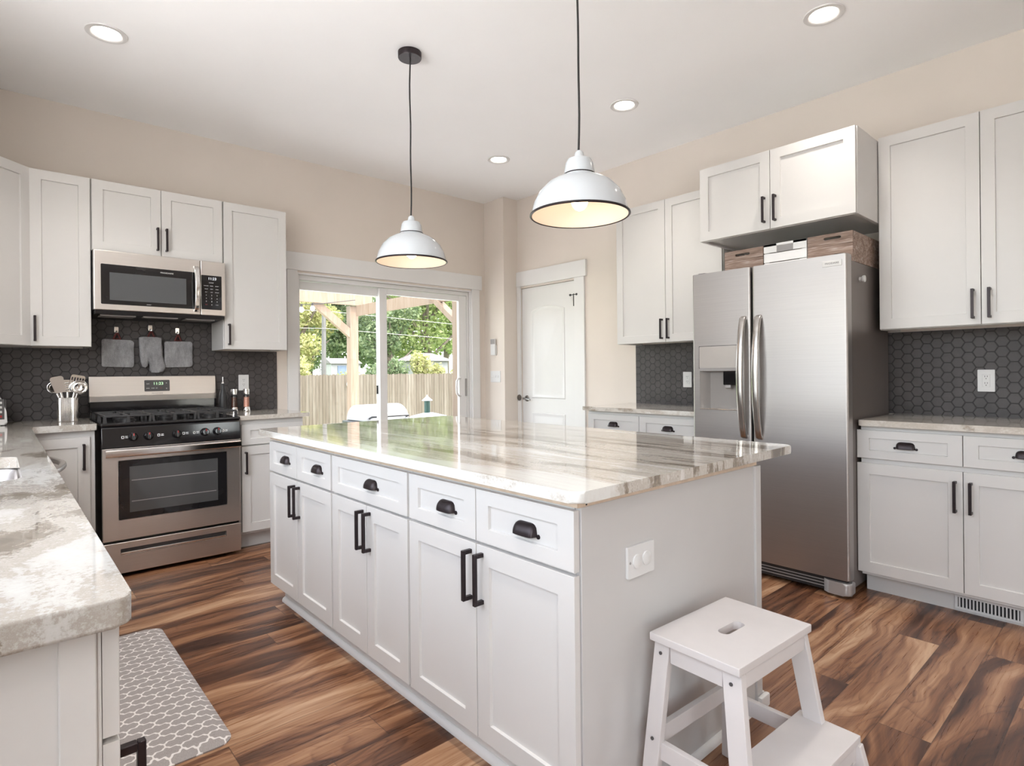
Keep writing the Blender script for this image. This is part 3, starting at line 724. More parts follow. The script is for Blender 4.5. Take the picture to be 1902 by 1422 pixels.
for z in (.440, .565): MB().box(.60, 1.065, RF - .0003, RF + .0004, z, z + .004).obj('rack_line', GREYP, od)
m = MB(); hz = .738
m.sweep([(RX0 + .012, RF - .046, hz)] + [(RX0 + .02 + (RX1 - RX0 - .04) * i / 12, RF - .046 - .006 * math.sin(PI * i / 12), hz) for i in range(13)] + [(RX1 - .012, RF - .046, hz)], rect(-.012, .012, -.024, .024, .0115, 4), None, (0, 0, 1))
for hx in (RX0 + .03, RX1 - .03): m.box(hx - .016, hx + .016, RF - .040, RF + .002, hz - .016, hz + .016, .004)
m.obj('door_handle', CHROME, od)
for i, (a, c) in enumerate(((.475, .56), (.60, .628), (.655, .775), (.80, .915), (.94, .968), (1.03, 1.19))):
    MB().box(a, c, RF - .0008, RF + .002, .752, .757).obj('vent_slot', DARKHOLE, od)
cp = MB(); cp.prism([(RF - .004, .768), (RF + .04, .768), (RF + .04, .905), (RF + .018, .893), (RF + .006, .878)], RX0 - .002, RX1 + .002, 'x', .004, 2)
cp = cp.obj('control_panel', BLACKG, r)
knob = None
for kx in (.609, .689, .841, 1.000, 1.073):
    M = Matrix.Translation((kx, RF + .001, .825)) @ Matrix.Rotation(math.radians(-6), 4, 'X')
    k = MB(); k.lathe([(.026, 0), (.026, -.006), (.022, -.010), (.020, -.026), (.017, -.030), (0, -.030)], (0, 0, 0), 28, 'y'); k.box(-.0065, .0065, -.040, -.028, -.021, .021, .003)
    k.bm.transform(M); k = k.obj('burner_knob', BLACKG, r)
    d = MB().box(-.0025, .0025, -.0405, -.0395, .006, .019); d.bm.transform(M); d.obj('pointer_mark', PRINTR, k)
for px in (.567, .752, .888, .948, 1.118):
    m = MB()
    for a, c, e, f in ((-.016, -.002, .005, .008), (-.016, -.002, -.008, -.005), (-.016, -.013, -.008, .008), (-.005, -.002, -.008, .008), (.003, .018, .003, .006), (.003, .018, -.005, -.002)):
        m.box(px + a, px + c, RF - .0032, RF - .001, .826 + e, .826 + f)
    m.bm.transform(Matrix.Translation((0, .003, 0))); m.obj('printed_mark', PRINTW, cp)
ct = MB(); ct.box(RX0 - .004, RX1 + .004, RF + .004, 4.66, .893, .912, .007, 3).obj('cooktop', BLACKG, r)
for bx, by, br in ((.60, 4.25, .050), (.60, 4.52, .040), (.835, 4.385, .045), (1.07, 4.25, .050), (1.07, 4.52, .040)):
    m = MB().lathe([(br, .911), (br, .920), (br * .8, .922), (br * .8, .930), (br * .72, .933), (0, .933)], (bx, by, 0), 28); m.obj('burner', BLACKM, r)
def grate(xa, xb, nm='grate'):
    m = MB(); ya, yb, zt, w = 4.125, 4.645, .957, .011; zc = zt - w / 2
    for q in ((xa, ya, xb, ya), (xa, yb, xb, yb), (xa, ya, xa, yb), (xb, ya, xb, yb), (xa, (ya + yb) / 2, xb, (ya + yb) / 2)): m.beam((q[0], q[1], zc), (q[2], q[3], zc), w, w, .002)
    cx = (xa + xb) / 2
    for cy in ((ya * 3 + yb) / 4, (ya + yb * 3) / 4):
        for a in range(4):
            vx, vy = math.cos(a * PI / 2), math.sin(a * PI / 2); ex = cx + vx * (xb - xa) / 2; ey = cy + vy * (yb - ya) / 4
            m.beam((cx + vx * .028, cy + vy * .028, zc), (ex, ey, zc), w, w, .002)
    for fx in (xa, xb, (xa + xb) / 2):
        for fy in (ya, yb, (ya + yb) / 2): 
            m.prism([(fx - .010, .911), (fx + .010, .911), (fx + .006, zc), (fx - .006, zc)], fy - .007, fy + .007, 'y')
    m.obj(nm, IRON, r)
grate(.474, .705); grate(.718, .952); grate(.965, 1.196)
bgd = MB(); bgd.prism([(4.660, .905), (4.716, .905), (4.716, 1.02), (4.660, 1.02)], RX0, RX1, 'x', .003); bgd.obj('rear_riser', BLACKG, r)
m = MB(); m.prism([(4.668, 1.016), (4.664, 1.055), (4.678, 1.058), (4.690, 1.180), (4.695, 1.187), (4.720, 1.187), (4.720, 1.016)], RX0 - .002, RX1 + .003, 'x', .0015); bk = m.obj('backguard', STEELH, r)
M = Matrix.Translation((0, 4.684, 1.12)) @ Matrix.Rotation(math.radians(-5.6), 4, 'X')
m = MB().prism(rect(.765, .918, -.039, .039, .005, 3), -.0035, .004, 'y'); m.bm.transform(M); dp = m.obj('clock_display', DGREY, r)
def rtext(nm, s, size, mat, x, z, par, sx=1.0):
    o = text(nm, s, size, mat, par, (0, 0, 0), 0, True, .0003, sx); o.data.transform(ROOTM['gas_range'].inverted() @ M @ Matrix.Translation((x, -.0042, z)))
rtext('clock_digits', '11:23', .026, GREENLED, .848, .014, dp, 1.1)
for tx, tz, s in ((.786, .013, 'BAKE'), (.786, -.018, 'BROIL'), (.815, -.018, 'TIMER'), (.838, -.018, 'SET'), (.864, -.018, 'OFF')): rtext('printed_legend', s, .0075, PRINTW if s != 'OFF' else PRINTR, tx, tz, dp)
for tz, s in ((.015, '^'), (-.020, 'v')): rtext('printed_legend', s, .016, PRINTW, .898, tz, dp)
o = text('brand_lettering', 'FRIGIDAIRE', .0105, PRINTG, bk, (0, 0, 0), 0, True, .0003, 1.25); o.data.transform(ROOTM['gas_range'].inverted() @ M @ Matrix.Translation((.842, -.0005, -.053)))

# ================================================================== MICROWAVE
MY = 4.36
r = thing('microwave_oven', 'stainless over-the-range microwave with black glass door', 'microwave', (.82, MY, 1.58))
MB().box(.450, 1.203, MY + .03, 4.728, 1.600, 1.972, .003).obj('body', BLACKM, r)
m = MB(); m.prism([(MY + .005, 1.603), (MY + .02, 1.578), (4.72, 1.570), (4.72, 1.603)], .458, 1.195, 'x', .003); u = m.obj('underside_vent', BLACKM, r)
for a, c in ((.49, .68), (.97, 1.15)): MB().box(a, c, MY + .07, MY + .20, 1.570, 1.5735 + .003).obj('grease_filter', GREYP, u)
MB().box(.72, .92, MY + .06, MY + .12, 1.570, 1.577).obj('work_light', GREYP, u)
md = MB().box(.450, 1.043, MY, MY + .028, 1.600, 1.972, .006, 3).obj('door', STEELH, r)
MB().prism(rect(.487, 1.022, 1.637, 1.886, .006, 3), MY - .0012, MY + .01, 'y').obj('door_glass', GLASSBLK, md)
MB().box(.532, .958, MY - .0020, MY - .0010, 1.664, 1.836).obj('window_mesh', MICROWIN, md)
text('brand_lettering', 'FRIGIDAIRE', .0125, PRINTW, md, (.845, MY - .0016, 1.862), 0, False, .0003, 1.2)
text('printed_legend', 'sensor', .008, PRINTW, md, (.742, MY - .0016, 1.648), 0, False, .0003, 1.2)
hp = [(1.018, MY + .004, 1.622)] + [(1.018, MY - .010 - .034 * math.sin(PI * i / 14) ** .7, 1.628 + .292 * i / 14) for i in range(15)] + [(1.018, MY + .004, 1.926)]
MB().sweep(hp, rect(-.015, .015, -.006, .006, .005, 3), None, (0, 1, 0)).obj('arched_handle', CHROME, md)
mp = MB().box(1.046, 1.203, MY, MY + .028, 1.600, 1.972, .005, 3).obj('control_column', STEELH, r)
MB().prism(rect(1.050, 1.178, 1.640, 1.874, .004, 3), MY - .0012, MY + .01, 'y').obj('keypad_glass', GLASSBLK, mp)
text('clock_digits', '11:23', .024, WHITELED, mp, (1.118, MY - .0016, 1.852), 0, False, .0003, 1.0)
for i, s in enumerate(('CLOCK', '', '')):
    if s: text('printed_legend', s, .009, PRINTW, mp, (1.112, MY - .0016, 1.824))
rows = (('POPCORN', 'BAKED', 'REHEAT'), ('VEGGIE', 'PIZZA', 'DRINK'), ('MELT', 'SOFT', 'DEFROST'), ('1', '2', '3'), ('4', '5', '6'), ('7', '8', '9'), ('STOP', '0', 'START'))
for i, row in enumerate(rows):
    for j, s in enumerate(row): text('printed_legend', s, .0062 if len(s) > 1 else .011, PRINTR if s == 'STOP' else PRINTW, mp, (1.080 + j * .034, MY - .0016, 1.802 - i * .0215))

# ================================================================== REFRIGERATOR
FX = 3.27
r = thing('refrigerator', 'stainless side-by-side refrigerator with ice and water dispenser', 'refrigerator', (3.6, 1.53, 0))
MB().box(3.345, 3.985, 1.097, 1.968, .03, 1.765, .004).obj('case', STEELD, r)
def fdoor(y0, y1, nm):
    o = MB().prism(rpoly([(FX, y0), (3.336, y0), (3.336, y1), (FX, y1)], [.012, .004, .004, .012]), .095, 1.787, 'z', .004, 2).obj(nm, STEELF, r); return o
fz = fdoor(1.594, 1.969, 'freezer_door'); fr = fdoor(1.082, 1.584, 'fridge_door')
MB().box(3.337, 3.344, 1.098, 1.965, .10, 1.765).obj('door_gasket', DARKHOLE, r)
cut(fz, [MB().box(FX - .02, FX + .055, 1.664, 1.920, .955, 1.205, .004).obj('cutter', STEELF)])
m = MB(); y0, y1, z0, z1 = 1.6645, 1.9195, .9555, 1.2045
m.quad((FX + .002, y0, z0), (FX + .002, y0, z1), (FX + .054, y0 + .04, z1), (FX + .054, y0 + .04, z0)); m.quad((FX + .002, y1, z0), (FX + .002, y1, z1), (FX + .054, y1 - .04, z1), (FX + .054, y1 - .04, z0))
m.quad((FX + .054, y0 + .04, z0), (FX + .054, y0 + .04, z1), (FX + .054, y1 - .04, z1), (FX + .054, y1 - .04, z0)); m.quad((FX + .002, y0, z0), (FX + .054, y0 + .04, z0), (FX + .054, y1 - .04, z0), (FX + .002, y1, z0))
ln = m.obj('dispenser_recess', plain('dispenser_grey', (.30, .275, .26), .35, .2), fz)
MB().prism(rect(1.664, 1.922, 1.205, 1.335, .006, 3), FX - .003, FX + .004, 'x').obj('dispenser_panel', plain('dispenser_panel_silver', (.52, .48, .45), .3, .5), fz)
m = MB()
for a in (('y', 1.923), ('z', 1.337)):
    if a[0] == 'y': m.box(FX - .0008, FX + .004, a[1], a[1] + .0025, 1.20, 1.338)
    else: m.box(FX - .0008, FX + .004, 1.664, 1.924, a[1], a[1] + .0025)
m.obj('panel_groove', DARKHOLE, fz)
MB().prism([(FX - .004, 1.186), (FX + .03, 1.180), (FX + .03, 1.205), (FX - .004, 1.205)], 1.664, 1.920, 'y').obj('dispenser_lip', GREYP, fz)
m = MB(); m.box(FX + .012, FX + .045, 1.69, 1.775, 1.10, 1.185, .006); m.obj('nozzle_housing', BLACKG, fz)
MB().sweep([(FX + .022, 1.745, 1.12), (FX + .016, 1.745, 1.085), (FX + .03, 1.745, 1.080)], rect(-.018, .018, -.003, .003, .002, 2), None, (1, 0, 0)).obj('paddle', GREYP, fz)
MB().box(FX - .006, FX + .05, 1.662, 1.922, .951, .9565, .002).obj('drip_tray', CHROME, fz)
for yc, par in ((1.634, fz), (1.543, fr)):
    z0, z1 = .800, 1.495
    p = [(FX + .002, yc, z0)] + [(FX - .014 - .046 * math.sin(PI * i / 18) ** .75, yc, z0 + .006 + (z1 - z0 - .012) * i / 18) for i in range(19)] + [(FX + .002, yc, z1)]
    MB().sweep(p, rect(-.018, .018, -.011, .011, .008, 3), None, (1, 0, 0)).obj('bowed_handle', STEELV, par)
b = MB().box(FX - .003, FX + .002, 1.105, 1.200, 1.728, 1.758, .001).obj('brand_badge', plain('badge_silver', (.62, .60, .58), .5, .3), fr)
o = text('brand_lettering', 'FRIGIDAIRE', .0135, PRINTG, b, (FX - .0035, 1.1525, 1.743), RQ, False, .0004, 1.0)
g = MB().box(3.295, 3.345, 1.10, 1.965, .018, .088, .003).obj('base_grille', BLACKM, r)
for z in (.034, .050, .066): MB().box(3.2945, 3.2965, 1.20, 1.955, z, z + .005).obj('grille_slat', GREYP, g)
m = MB(); m.prism(rpoly([(3.262, 1.080), (3.345, 1.080), (3.345, 1.215), (3.292, 1.215), (3.270, 1.185)], [.03, 0, 0, .01, .02]), .014, .080, 'z', .010, 3); m.obj('foot_cover', plain('foot_cover_grey', (.42, .40, .39), .3, .4), r)
for fy in (1.14, 1.90): MB().cyl((3.36, fy, 0), (3.36, fy, .032), .02).obj('levelling_foot', BLACKM, r); MB().cyl((3.93, fy, 0), (3.93, fy, .032), .02).obj('levelling_foot', BLACKM, r)
for fy in (1.13, 1.92): MB().prism(rect(3.30, 3.40, fy - .03, fy + .03, .01), 1.7655, 1.795, 'z', .004).obj('hinge_cover', DGREY, r)
r = thing('magnetic_hook', 'round white magnetic knob on the side of the refrigerator', 'magnet', (3.502, 1.0969, 1.676))
MB().lathe([(.012, 0), (.012, -.012), (.016, -.014), (.019, -.020), (.018, -.027), (0, -.028)], (3.502, 1.0968, 1.676), 24, 'y').obj('knob', WHPLAST, r)

# crates on the refrigerator
def crate(nm, lab, y0, y1, z1, mat, slats, hole, x0=3.412, x1=3.90):
    r = thing(nm, lab, 'crate', ((x0 + x1) / 2, (y0 + y1) / 2, 1.7665)); z0, T = 1.7665, .012
    m = MB()
    if not slats:
        hm = MB().box(x0, x0 + T, y0, y1, z0, z1, .001, 1).obj('front_panel', mat, r)
        hy, hw, hz = hole
        cx = MB().prism(rect(hy - hw, hy + hw, hz - .007, hz + .007, .0065, 4), x0 - .03, x0 + .03, 'x').obj('cutter', mat); cx.data.transform(ROOTM[r.name].inverted()); cx.parent = r; cut(hm, [cx])
        m.box(x0 + T, x1, y0, y0 + T, z0, z1, .001, 1); m.box(x0 + T, x1, y1 - T, y1, z0, z1, .001, 1)
    else:
        f = MB(); hs = (z1 - z0 - .010) / 3
        for i in range(2): f.box(x0, x0 + .008, y0, y1, z0 + i * (hs + .005), z0 + i * (hs + .005) + hs, .001, 1)
        f.box(x0, x0 + .008, y0, y0 + .075, z1 - hs, z1, .001, 1); f.box(x0, x0 + .008, y1 - .075, y1, z1 - hs, z1, .001, 1); f.box(x0, x0 + .008, y0, y1, z1 - hs * .28, z1, .001, 1)
        f.obj('front_slats', mat, r)
        f = MB(); f.box(x0 + .006, x0 + .02, y0 + .072, y1 - .072, z1 - hs, z1 - hs * .28); f.obj('hand_hole', GREYP, r)
        m.box(x0 + .021, x1, y0, y0 + .008, z0, z1); m.box(x0 + .021, x1, y1 - .008, y1, z0, z1); m.box(x0 + .0085, x0 + .018, y0 + .002, y0 + .03, z0, z1); m.box(x0 + .0085, x0 + .018, y1 - .03, y1 - .002, z0, z1)
    m.box(x1, x1 + T, y0, y1, z0, z1, .001, 1); m.box(x0 + .021, x1, y0 + T, y1 - T, z0, z0 + T); m.obj('box', mat, r)
crate('wooden_crate', 'smaller rustic brown wooden crate at the left on the refrigerator', 1.582, 1.826, 1.925, CRATEW, False, (1.71, .046, 1.895))
crate('slatted_crate', 'white slatted crate between two brown crates on the refrigerator', 1.334, 1.578, 1.929, plain('white_crate_paint', (.78, .765, .75), .5), True, None)
crate('wooden_crate', 'larger rustic brown wooden crate at the right on the refrigerator', 1.099, 1.330, 1.930, CRATEW, False, (1.20, .044, 1.905))

# ================================================================== SMALL THINGS ON COUNTERS AND WALLS
Z = .9145
def outlet(lab, loc, rz, horiz=False, box=False):
    r = thing('outlet', lab, 'outlet', loc, rz, 'white wall outlets'); m = MB(); a, c = (.060, .043) if horiz else (.0375, .060)
    m.prism(rect(-a, a, -c, c, .004, 3), -.005 - (.004 if horiz else 0), -.0002, 'y', .0015); m.obj('cover_plate', WHPLAST, r, True)
    if horiz:
        for q in (-.020, .022): MB().lathe([(.0195, -.0085), (.019, -.0125), (.012, -.0145), (0, -.0145)], (q, 0, 0), 24, 'y').obj('round_cover', WHPLAST, r, True)
        MB().lathe([(.004, -.0088), (.003, -.0102), (0, -.0104)], (-.050, 0, 0), 10, 'y').obj('screw', GREYP, r, True)
    else:
        MB().box(-.017, .017, -.0065, -.004, -.034, .034, .001).obj('receptacle', WHPLAST, r, True)
        m = MB()
        for q in (-.018, .018):
            for sx in (-.0055, .0055): m.box(sx - .001, sx + .001, -.0072, -.006, q + .001, q + .009)
            m.ball((0, -.0062, q - .007), .0024, (1, .5, 1), 8)
        m.obj('slot', DARKHOLE, r, True)
outlet('white wall outlet on dark tile above the salt and pepper grinders', (1.429, YF - TT, 1.130), 0)
outlet('white wall outlet on dark tile right of the refrigerator', (XR - TT, .645, 1.120), RQ)
outlet('white wall outlet on dark tile left of the refrigerator edge', (XR - TT, 2.468, 1.120), RQ)
outlet('white horizontal outlet plate with two round covers on the island end panel', (1.318, .965, .674), 0, True)
r = thing('light_switch', 'white three-gang switch plate on the corner column', 'switch', (3.84, 4.571, 1.147), RQ)
MB().prism(rect(-.078, .078, -.058, .058, .004, 3), -.006, -.0002, 'y', .0015).obj('cover_plate', WHPLAST, r, True)
for q in (-.046, 0, .046): MB().box(q - .005, q + .005, -.013, -.005, -.010, .012, .002).obj('toggle', TRIM, r, True)
r = thing('wall_remote', 'white remote control with dark screen in a holder on the corner column', 'remote', (3.84, 4.585, 1.45), RQ)
MB().prism(rect(-.038, .038, -.085, .020, .008, 4), -.012, -.0002, 'y', .002).obj('holder', WHPLAST, r, True)
MB().prism(rect(-.036, .036, -.080, .084, .006, 4), -.026, -.0125, 'y', .003).obj('handset', WHPLAST, r, True)
MB().box(-.034, .034, -.0275, -.0262, .030, .081).obj('screen', GREYP, r, True)

# pot holders, mitt, hooks
WY = YF - TT
def hook(x, z, lab):
    r = thing('wall_hook', lab, 'hook', (x, WY, z), 0, 'silver stick-on hooks above the range'); m = MB()
    m.prism(rect(-.012, .012, -.006, .034, .004, 3), -.004, -.0002, 'y', .001); m.obj('hook_base', CHROME, r, True)
    MB().tube([(0, -.004, .006), (0, -.012, -.004), (0, -.020, -.012), (0, -.028, -.008), (0, -.030, .002)], .004, 8).obj('hook_arm', CHROME, r, True); return r
hook(.613, 1.490, 'silver stick-on hook holding the left pot holder'); hook(.812, 1.510, 'silver stick-on hook holding the oven mitt'); hook(.979, 1.497, 'silver stick-on hook holding the right pot holder')
def cloth(pts, y, th, name, r, holes=0):
    """padded cloth from an outline: domed front and back"""
    m = MB(); c = Vector((sum(p[0] for p in pts) / len(pts), sum(p[1] for p in pts) / len(pts)))
    vs = [m.bm.verts.new((u, y, v)) for u, v in pts]; f = m.bm.faces.new(vs)
    bmesh.ops.triangulate(m.bm, faces=[f])
    bmesh.ops.subdivide_edges(m.bm, edges=m.bm.edges[:], cuts=3, use_grid_fill=True)
    ext = bmesh.ops.extrude_face_region(m.bm, geom=m.bm.faces[:])
    for v in [e for e in ext['geom'] if isinstance(e, bmesh.types.BMVert)]: v.co.y -= th
    n = len(pts)
    def ed(u, v):
        best = 9
        for i in range(n):
            a, q = Vector(pts[i]), Vector(pts[(i + 1) % n]); p = Vector((u, v)); d = q - a
            t = max(0, min(1, (p - a).dot(d) / max(1e-9, d.dot(d)))); best = min(best, (p - a - d * t).length)
        return best
    for v in m.bm.verts:
        e = ed(v.co.x, v.co.z); k = min(1, e / .012) ** .5; mid = y - th / 2
        v.co.y = mid + (v.co.y - mid) * (.30 + .70 * k) + .0015 * math.sin(v.co.x * 90 + v.co.z * 60)
    return m.obj(name, TOWEL, r, smooth=70)
def loop(x, z, y, r):
    MB().tube([(x - .020, y, z - .040), (x - .006, y - .004, z - .004), (x, y - .004, z + .002), (x + .006, y - .004, z - .004), (x + .020, y, z - .040), (x, y + .001, z - .036)], .0065, 8, True).obj('hanging_loop', REDLOOP, r)
def wob(x0, x1, z0, z1, n=7, a=.003):
    p = rect(x0, x1, z0, z1, .018, 5); return [(u + a * math.sin(v * 55), v + a * math.sin(u * 60)) for u, v in p]
r = thing('pot_holder', 'left grey terry pot holder hanging above the range', 'pot holder', (.617, WY - .02, 1.26), 0, 'grey terry pot holders'); cloth(wob(.525, .709, 1.250, 1.436), WY - .010, .018, 'cloth_pad', r); loop(.613, 1.478, WY - .022, r)
r = thing('pot_holder', 'right grey terry pot holder hanging above the range', 'pot holder', (.98, WY - .02, 1.26), 0, 'grey terry pot holders'); cloth(wob(.892, 1.070, 1.250, 1.434), WY - .010, .018, 'cloth_pad', r); loop(.979, 1.478, WY - .022, r)
r = thing('oven_mitt', 'grey terry oven mitt hanging thumb-down between two pot holders', 'oven mitt', (.81, WY - .03, 1.21))
cloth([(.738, 1.455), (.742, 1.34), (.748, 1.285), (.756, 1.255), (.775, 1.246), (.789, 1.256), (.793, 1.285), (.797, 1.300), (.800, 1.265), (.801, 1.225), (.812, 1.212), (.850, 1.210), (.884, 1.218), (.897, 1.240), (.898, 1.262), (.890, 1.290), (.882, 1.33), (.874, 1.455), (.84, 1.460), (.77, 1.460)], WY - .010, .034, 'padded_mitt', r); loop(.812, 1.496, WY - .024, r)

# utensil crock and utensils
cx, cyy = .326, 4.465
r = thing('utensil_crock', 'ribbed stainless steel utensil crock beside the range', 'container', (cx, cyy, Z))
m = MB(); n = 96; prof = ((.048, 0), (.049, .003), (.049, .143), (.0475, .146), (.0465, .143), (.0465, .006), (0, .006)); rings = []
for R0, zz in prof: rings.append([m.bm.verts.new((cx + (R0 + (.0018 * math.cos(i * PI) if 0 < zz < .145 and R0 > .048 else 0)) * math.cos(2 * PI * i / n), cyy + (R0 + (.0018 * math.cos(i * PI) if 0 < zz < .145 and R0 > .048 else 0)) * math.sin(2 * PI * i / n), Z + zz)) for i in range(n)])
for a, q in zip(rings, rings[1:]):
    for i in range(n): m.bm.faces.new([a[i], a[(i + 1) % n], q[(i + 1) % n], q[i]])
bmesh.ops.remove_doubles(m.bm, verts=m.bm.verts[:], dist=1e-6); m.bm.faces.new(rings[0]); m.obj('crock_body', STEELV, r)
UG2 = 'steel utensils in the crock'
def utensil(nm, lab, foot, top, kind):
    foot = Vector(foot) + Vector((cx, cyy, Z)); top = Vector(top) + Vector((cx, cyy, Z)); d = (top - foot).normalized()
    r = thing(nm, lab, 'utensil', foot, 0, UG2)
    side = d.cross(Vector((0, 1, 0))).normalized(); nr = side.cross(d).normalized()
    Mx = Matrix(((side.x, nr.x, d.x, top.x), (side.y, nr.y, d.y, top.y), (side.z, nr.z, d.z, top.z), (0, 0, 0, 1)))
    MB().sweep([foot, foot.lerp(top, .5), top], [(.007 * math.cos(a * PI / 4), .003 * math.sin(a * PI / 4)) for a in range(8)], None, (0, 1, 0)).obj('handle', CHROME, r)
    m = MB()
    if kind == 'turner': m.prism(rpoly([(-.034, .10), (-.026, .0), (.026, .0), (.036, .10)], [.016, .010, .010, .016]), -.0012, .0012, 'y'); 
    elif kind == 'slotted':
        m.prism(rpoly([(-.036, .02), (-.028, 0), (.028, 0), (.036, .02), (.036, .045), (-.036, .045)], [.008, .006, .006, .008, 0, 0]), -.0012, .0012, 'y')
        for q in range(6): xx = -.036 + q * .0136; m.box(xx, xx + .0045, -.0012, .0012, .045, .082)
        m.prism(rpoly([(-.036, .082), (.036, .082), (.036, .098), (-.036, .098)], [0, 0, .012, .012]), -.0012, .0012, 'y')
    elif kind in ('ladle', 'spoon'):
        R = .043 if kind == 'ladle' else .034; dp = .9 if kind == 'ladle' else .35
        pr = [(R * math.sin(t * PI / 2 / 8), -R * dp * math.cos(t * PI / 2 / 8)) for t in range(9)]
        pr = pr + [(q * .95, w * .95 + .0005) for q, w in pr[::-1]]
        m.lathe([(a, -c) for a, c in pr], (0, 0, .040), 28, 'y')
    elif kind == 'masher':
        for q in range(4): m.tube([(-.03, 0, .012 + q * .014), (-.01, .006, .016 + q * .014), (.01, -.004, .012 + q * .014), (.03, 0, .016 + q * .014)], .0028, 8)
        m.prism(rect(-.034, .034, .0, .075, .01, 3), .004, .006, 'y')
    m.bm.transform(Mx); m.obj('head', CHROME, r)
utensil('slotted_turner', 'steel slotted turner standing at the right in the crock', (.0, .008, .010), (.038, .020, .187), 'slotted')
utensil('ladle', 'deep round steel ladle in front of the slotted turner', (.004, -.012, .010), (.046, -.030, .170), 'ladle')
utensil('turner', 'plain steel turner with flat blade at the left in the crock', (.004, -.020, .010), (-.034, -.024, .178), 'turner')
utensil('serving_spoon', 'large round steel serving spoon behind the plain turner', (.014, .0, .010), (-.050, .0, .172), 'spoon')
utensil('pasta_server', 'steel pasta server in the middle of the crock', (.0, .022, .010), (.002, .028, .180), 'masher')

# toaster at the left edge
r = thing('toaster', 'white toaster with dark buttons at the left edge of the counter', 'toaster', (-.12, 4.46, Z))
m = MB(); m.prism(rpoly([(-.30, .004), (.047, .004), (.043, .08), (.018, .160), (-.02, .185), (-.27, .185)], [.01, .012, .05, .04, .03, .03]), 4.385, 4.545, 'y', .012, 3); m.bm.transform(Matrix.Translation((0, 0, Z))); m.obj('housing', WHPLAST, r)
for fx in (-.28, .03):
    for fy in (4.40, 4.53): MB().cyl((fx, fy, Z), (fx, fy, Z + .006), .012).obj('foot', BLACKM, r)
m = MB().box(.0, .006, 4.40, 4.53, Z + .03, Z + .145, .002); m.bm.transform(Matrix.Translation((.036, 0, 0)) ); p = m.obj('control_strip', DGREY, r)
MB().box(-.02, .034, 4.3835, 4.3855, Z + .035, Z + .150, .002).obj('front_panel', DGREY, r)
for q in range(4): MB().box(-.012, .024, 4.3805, 4.3833, Z + .045 + q * .026, Z + .058 + q * .026, .002).obj('button', WHPLAST if q else PRINTR, r)
for fy in (4.425, 4.495): MB().box(-.25, -.03, fy, fy + .022, Z + .1845, Z + .1858).obj('bread_slot', DARKHOLE, r)

# oil bottle and grinders
bx, by = 1.245, 4.60
r = thing('oil_bottle', 'tall black oil bottle with slim steel pourer beside the range', 'bottle', (bx, by, Z))
MB().lathe([(0, 0), (.027, 0), (.029, .004), (.028, .09), (.024, .135), (.013, .175), (.0115, .205), (.013, .206), (.013, .213), (0, .213)], (bx, by, Z), 28).obj('glass_body', BLACKM, r)
MB().lathe([(.009, .213), (.007, .222), (.0035, .228), (.003, .262), (0, .262)], (bx, by, Z), 14).obj('pourer', CHROME, r)
def grinder(x, y, lab, mat):
    r = thing('spice_grinder', lab, 'grinder', (x, y, Z), 0, 'glass spice grinders')
    MB().lathe([(0, 0), (.0265, 0), (.0275, .003), (.0235, .034), (.022, .036), (0, .036)], (x, y, Z), 28).obj('steel_base', CHROME, r)
    MB().lathe([(.0225, .0362), (.0195, .120), (.018, .120)], (x, y, Z), 28, caps=False).obj('glass_jar', JAR, r)
    MB().lathe([(0, .0368), (.0205, .0368), (.0182, .108), (0, .108)], (x, y, Z), 24).obj('contents', mat, r)
    MB().lathe([(0, .1202), (.0205, .1202), (.0215, .128), (.0205, .130), (0, .130)], (x, y, Z), 24).obj('collar', BLACKM, r)
    MB().lathe([(0, .1302), (.021, .1302), (.0218, .164), (.020, .170), (0, .170)], (x, y, Z), 28).obj('steel_cap', CHROME, r)
grinder(1.318, 4.585, 'glass grinder of dark peppercorns with steel cap', PEPPER); grinder(1.404, 4.585, 'glass grinder of pink salt with steel cap', SALT)

# anti-fatigue mat
m = MB(); o0 = rect(.085, .572, 2.015, 3.165, .05, 8); o1 = rect(.125, .532, 2.055, 3.125, .03, 8)
a = [m.bm.verts.new((x, y, .0)) for x, y in o0]; a2 = [m.bm.verts.new((x, y, .004)) for x, y in o0]; q = [m.bm.verts.new((x, y, .021)) for x, y in o1]
for i in range(len(a)): 
    j = (i + 1) % len(a); m.bm.faces.new([a[i], a[j], a2[j], a2[i]]); m.bm.faces.new([a2[i], a2[j], q[j], q[i]])
m.bm.faces.new(q); m.bm.faces.new(a[::-1])
tag(m.obj('floor_mat', MATM, smooth=10), 'grey cushioned floor mat with white trellis pattern at lower left', 'mat')

# floor register in the toe kick
r = thing('floor_register', 'white slotted vent register in the toe kick at lower right', 'vent', (3.52, .565, 0), RQ)
f = MB(); x0, x1 = -.128, .128
for q in ((x0, x1, .012, .022), (x0, x1, .070, .080), (x0, x0 + .012, .022, .070), (x1 - .012, x1, .022, .070)): f.box(q[0], q[1], -.008, -.0005, q[2], q[3], .001)
f.obj('frame', WHPLAST, r, True); MB().box(x0 + .012, x1 - .012, -.002, -.0005, .022, .070).obj('dark_backing', DARKHOLE, r, True)
n = 17
for i in range(n): xx = x0 + .012 + (x1 - x0 - .024) * (i + .5) / n; MB().box(xx - .0030, xx + .0030, -.0075, -.0022, .022, .070).obj('louvre', WHPLAST, r, True)


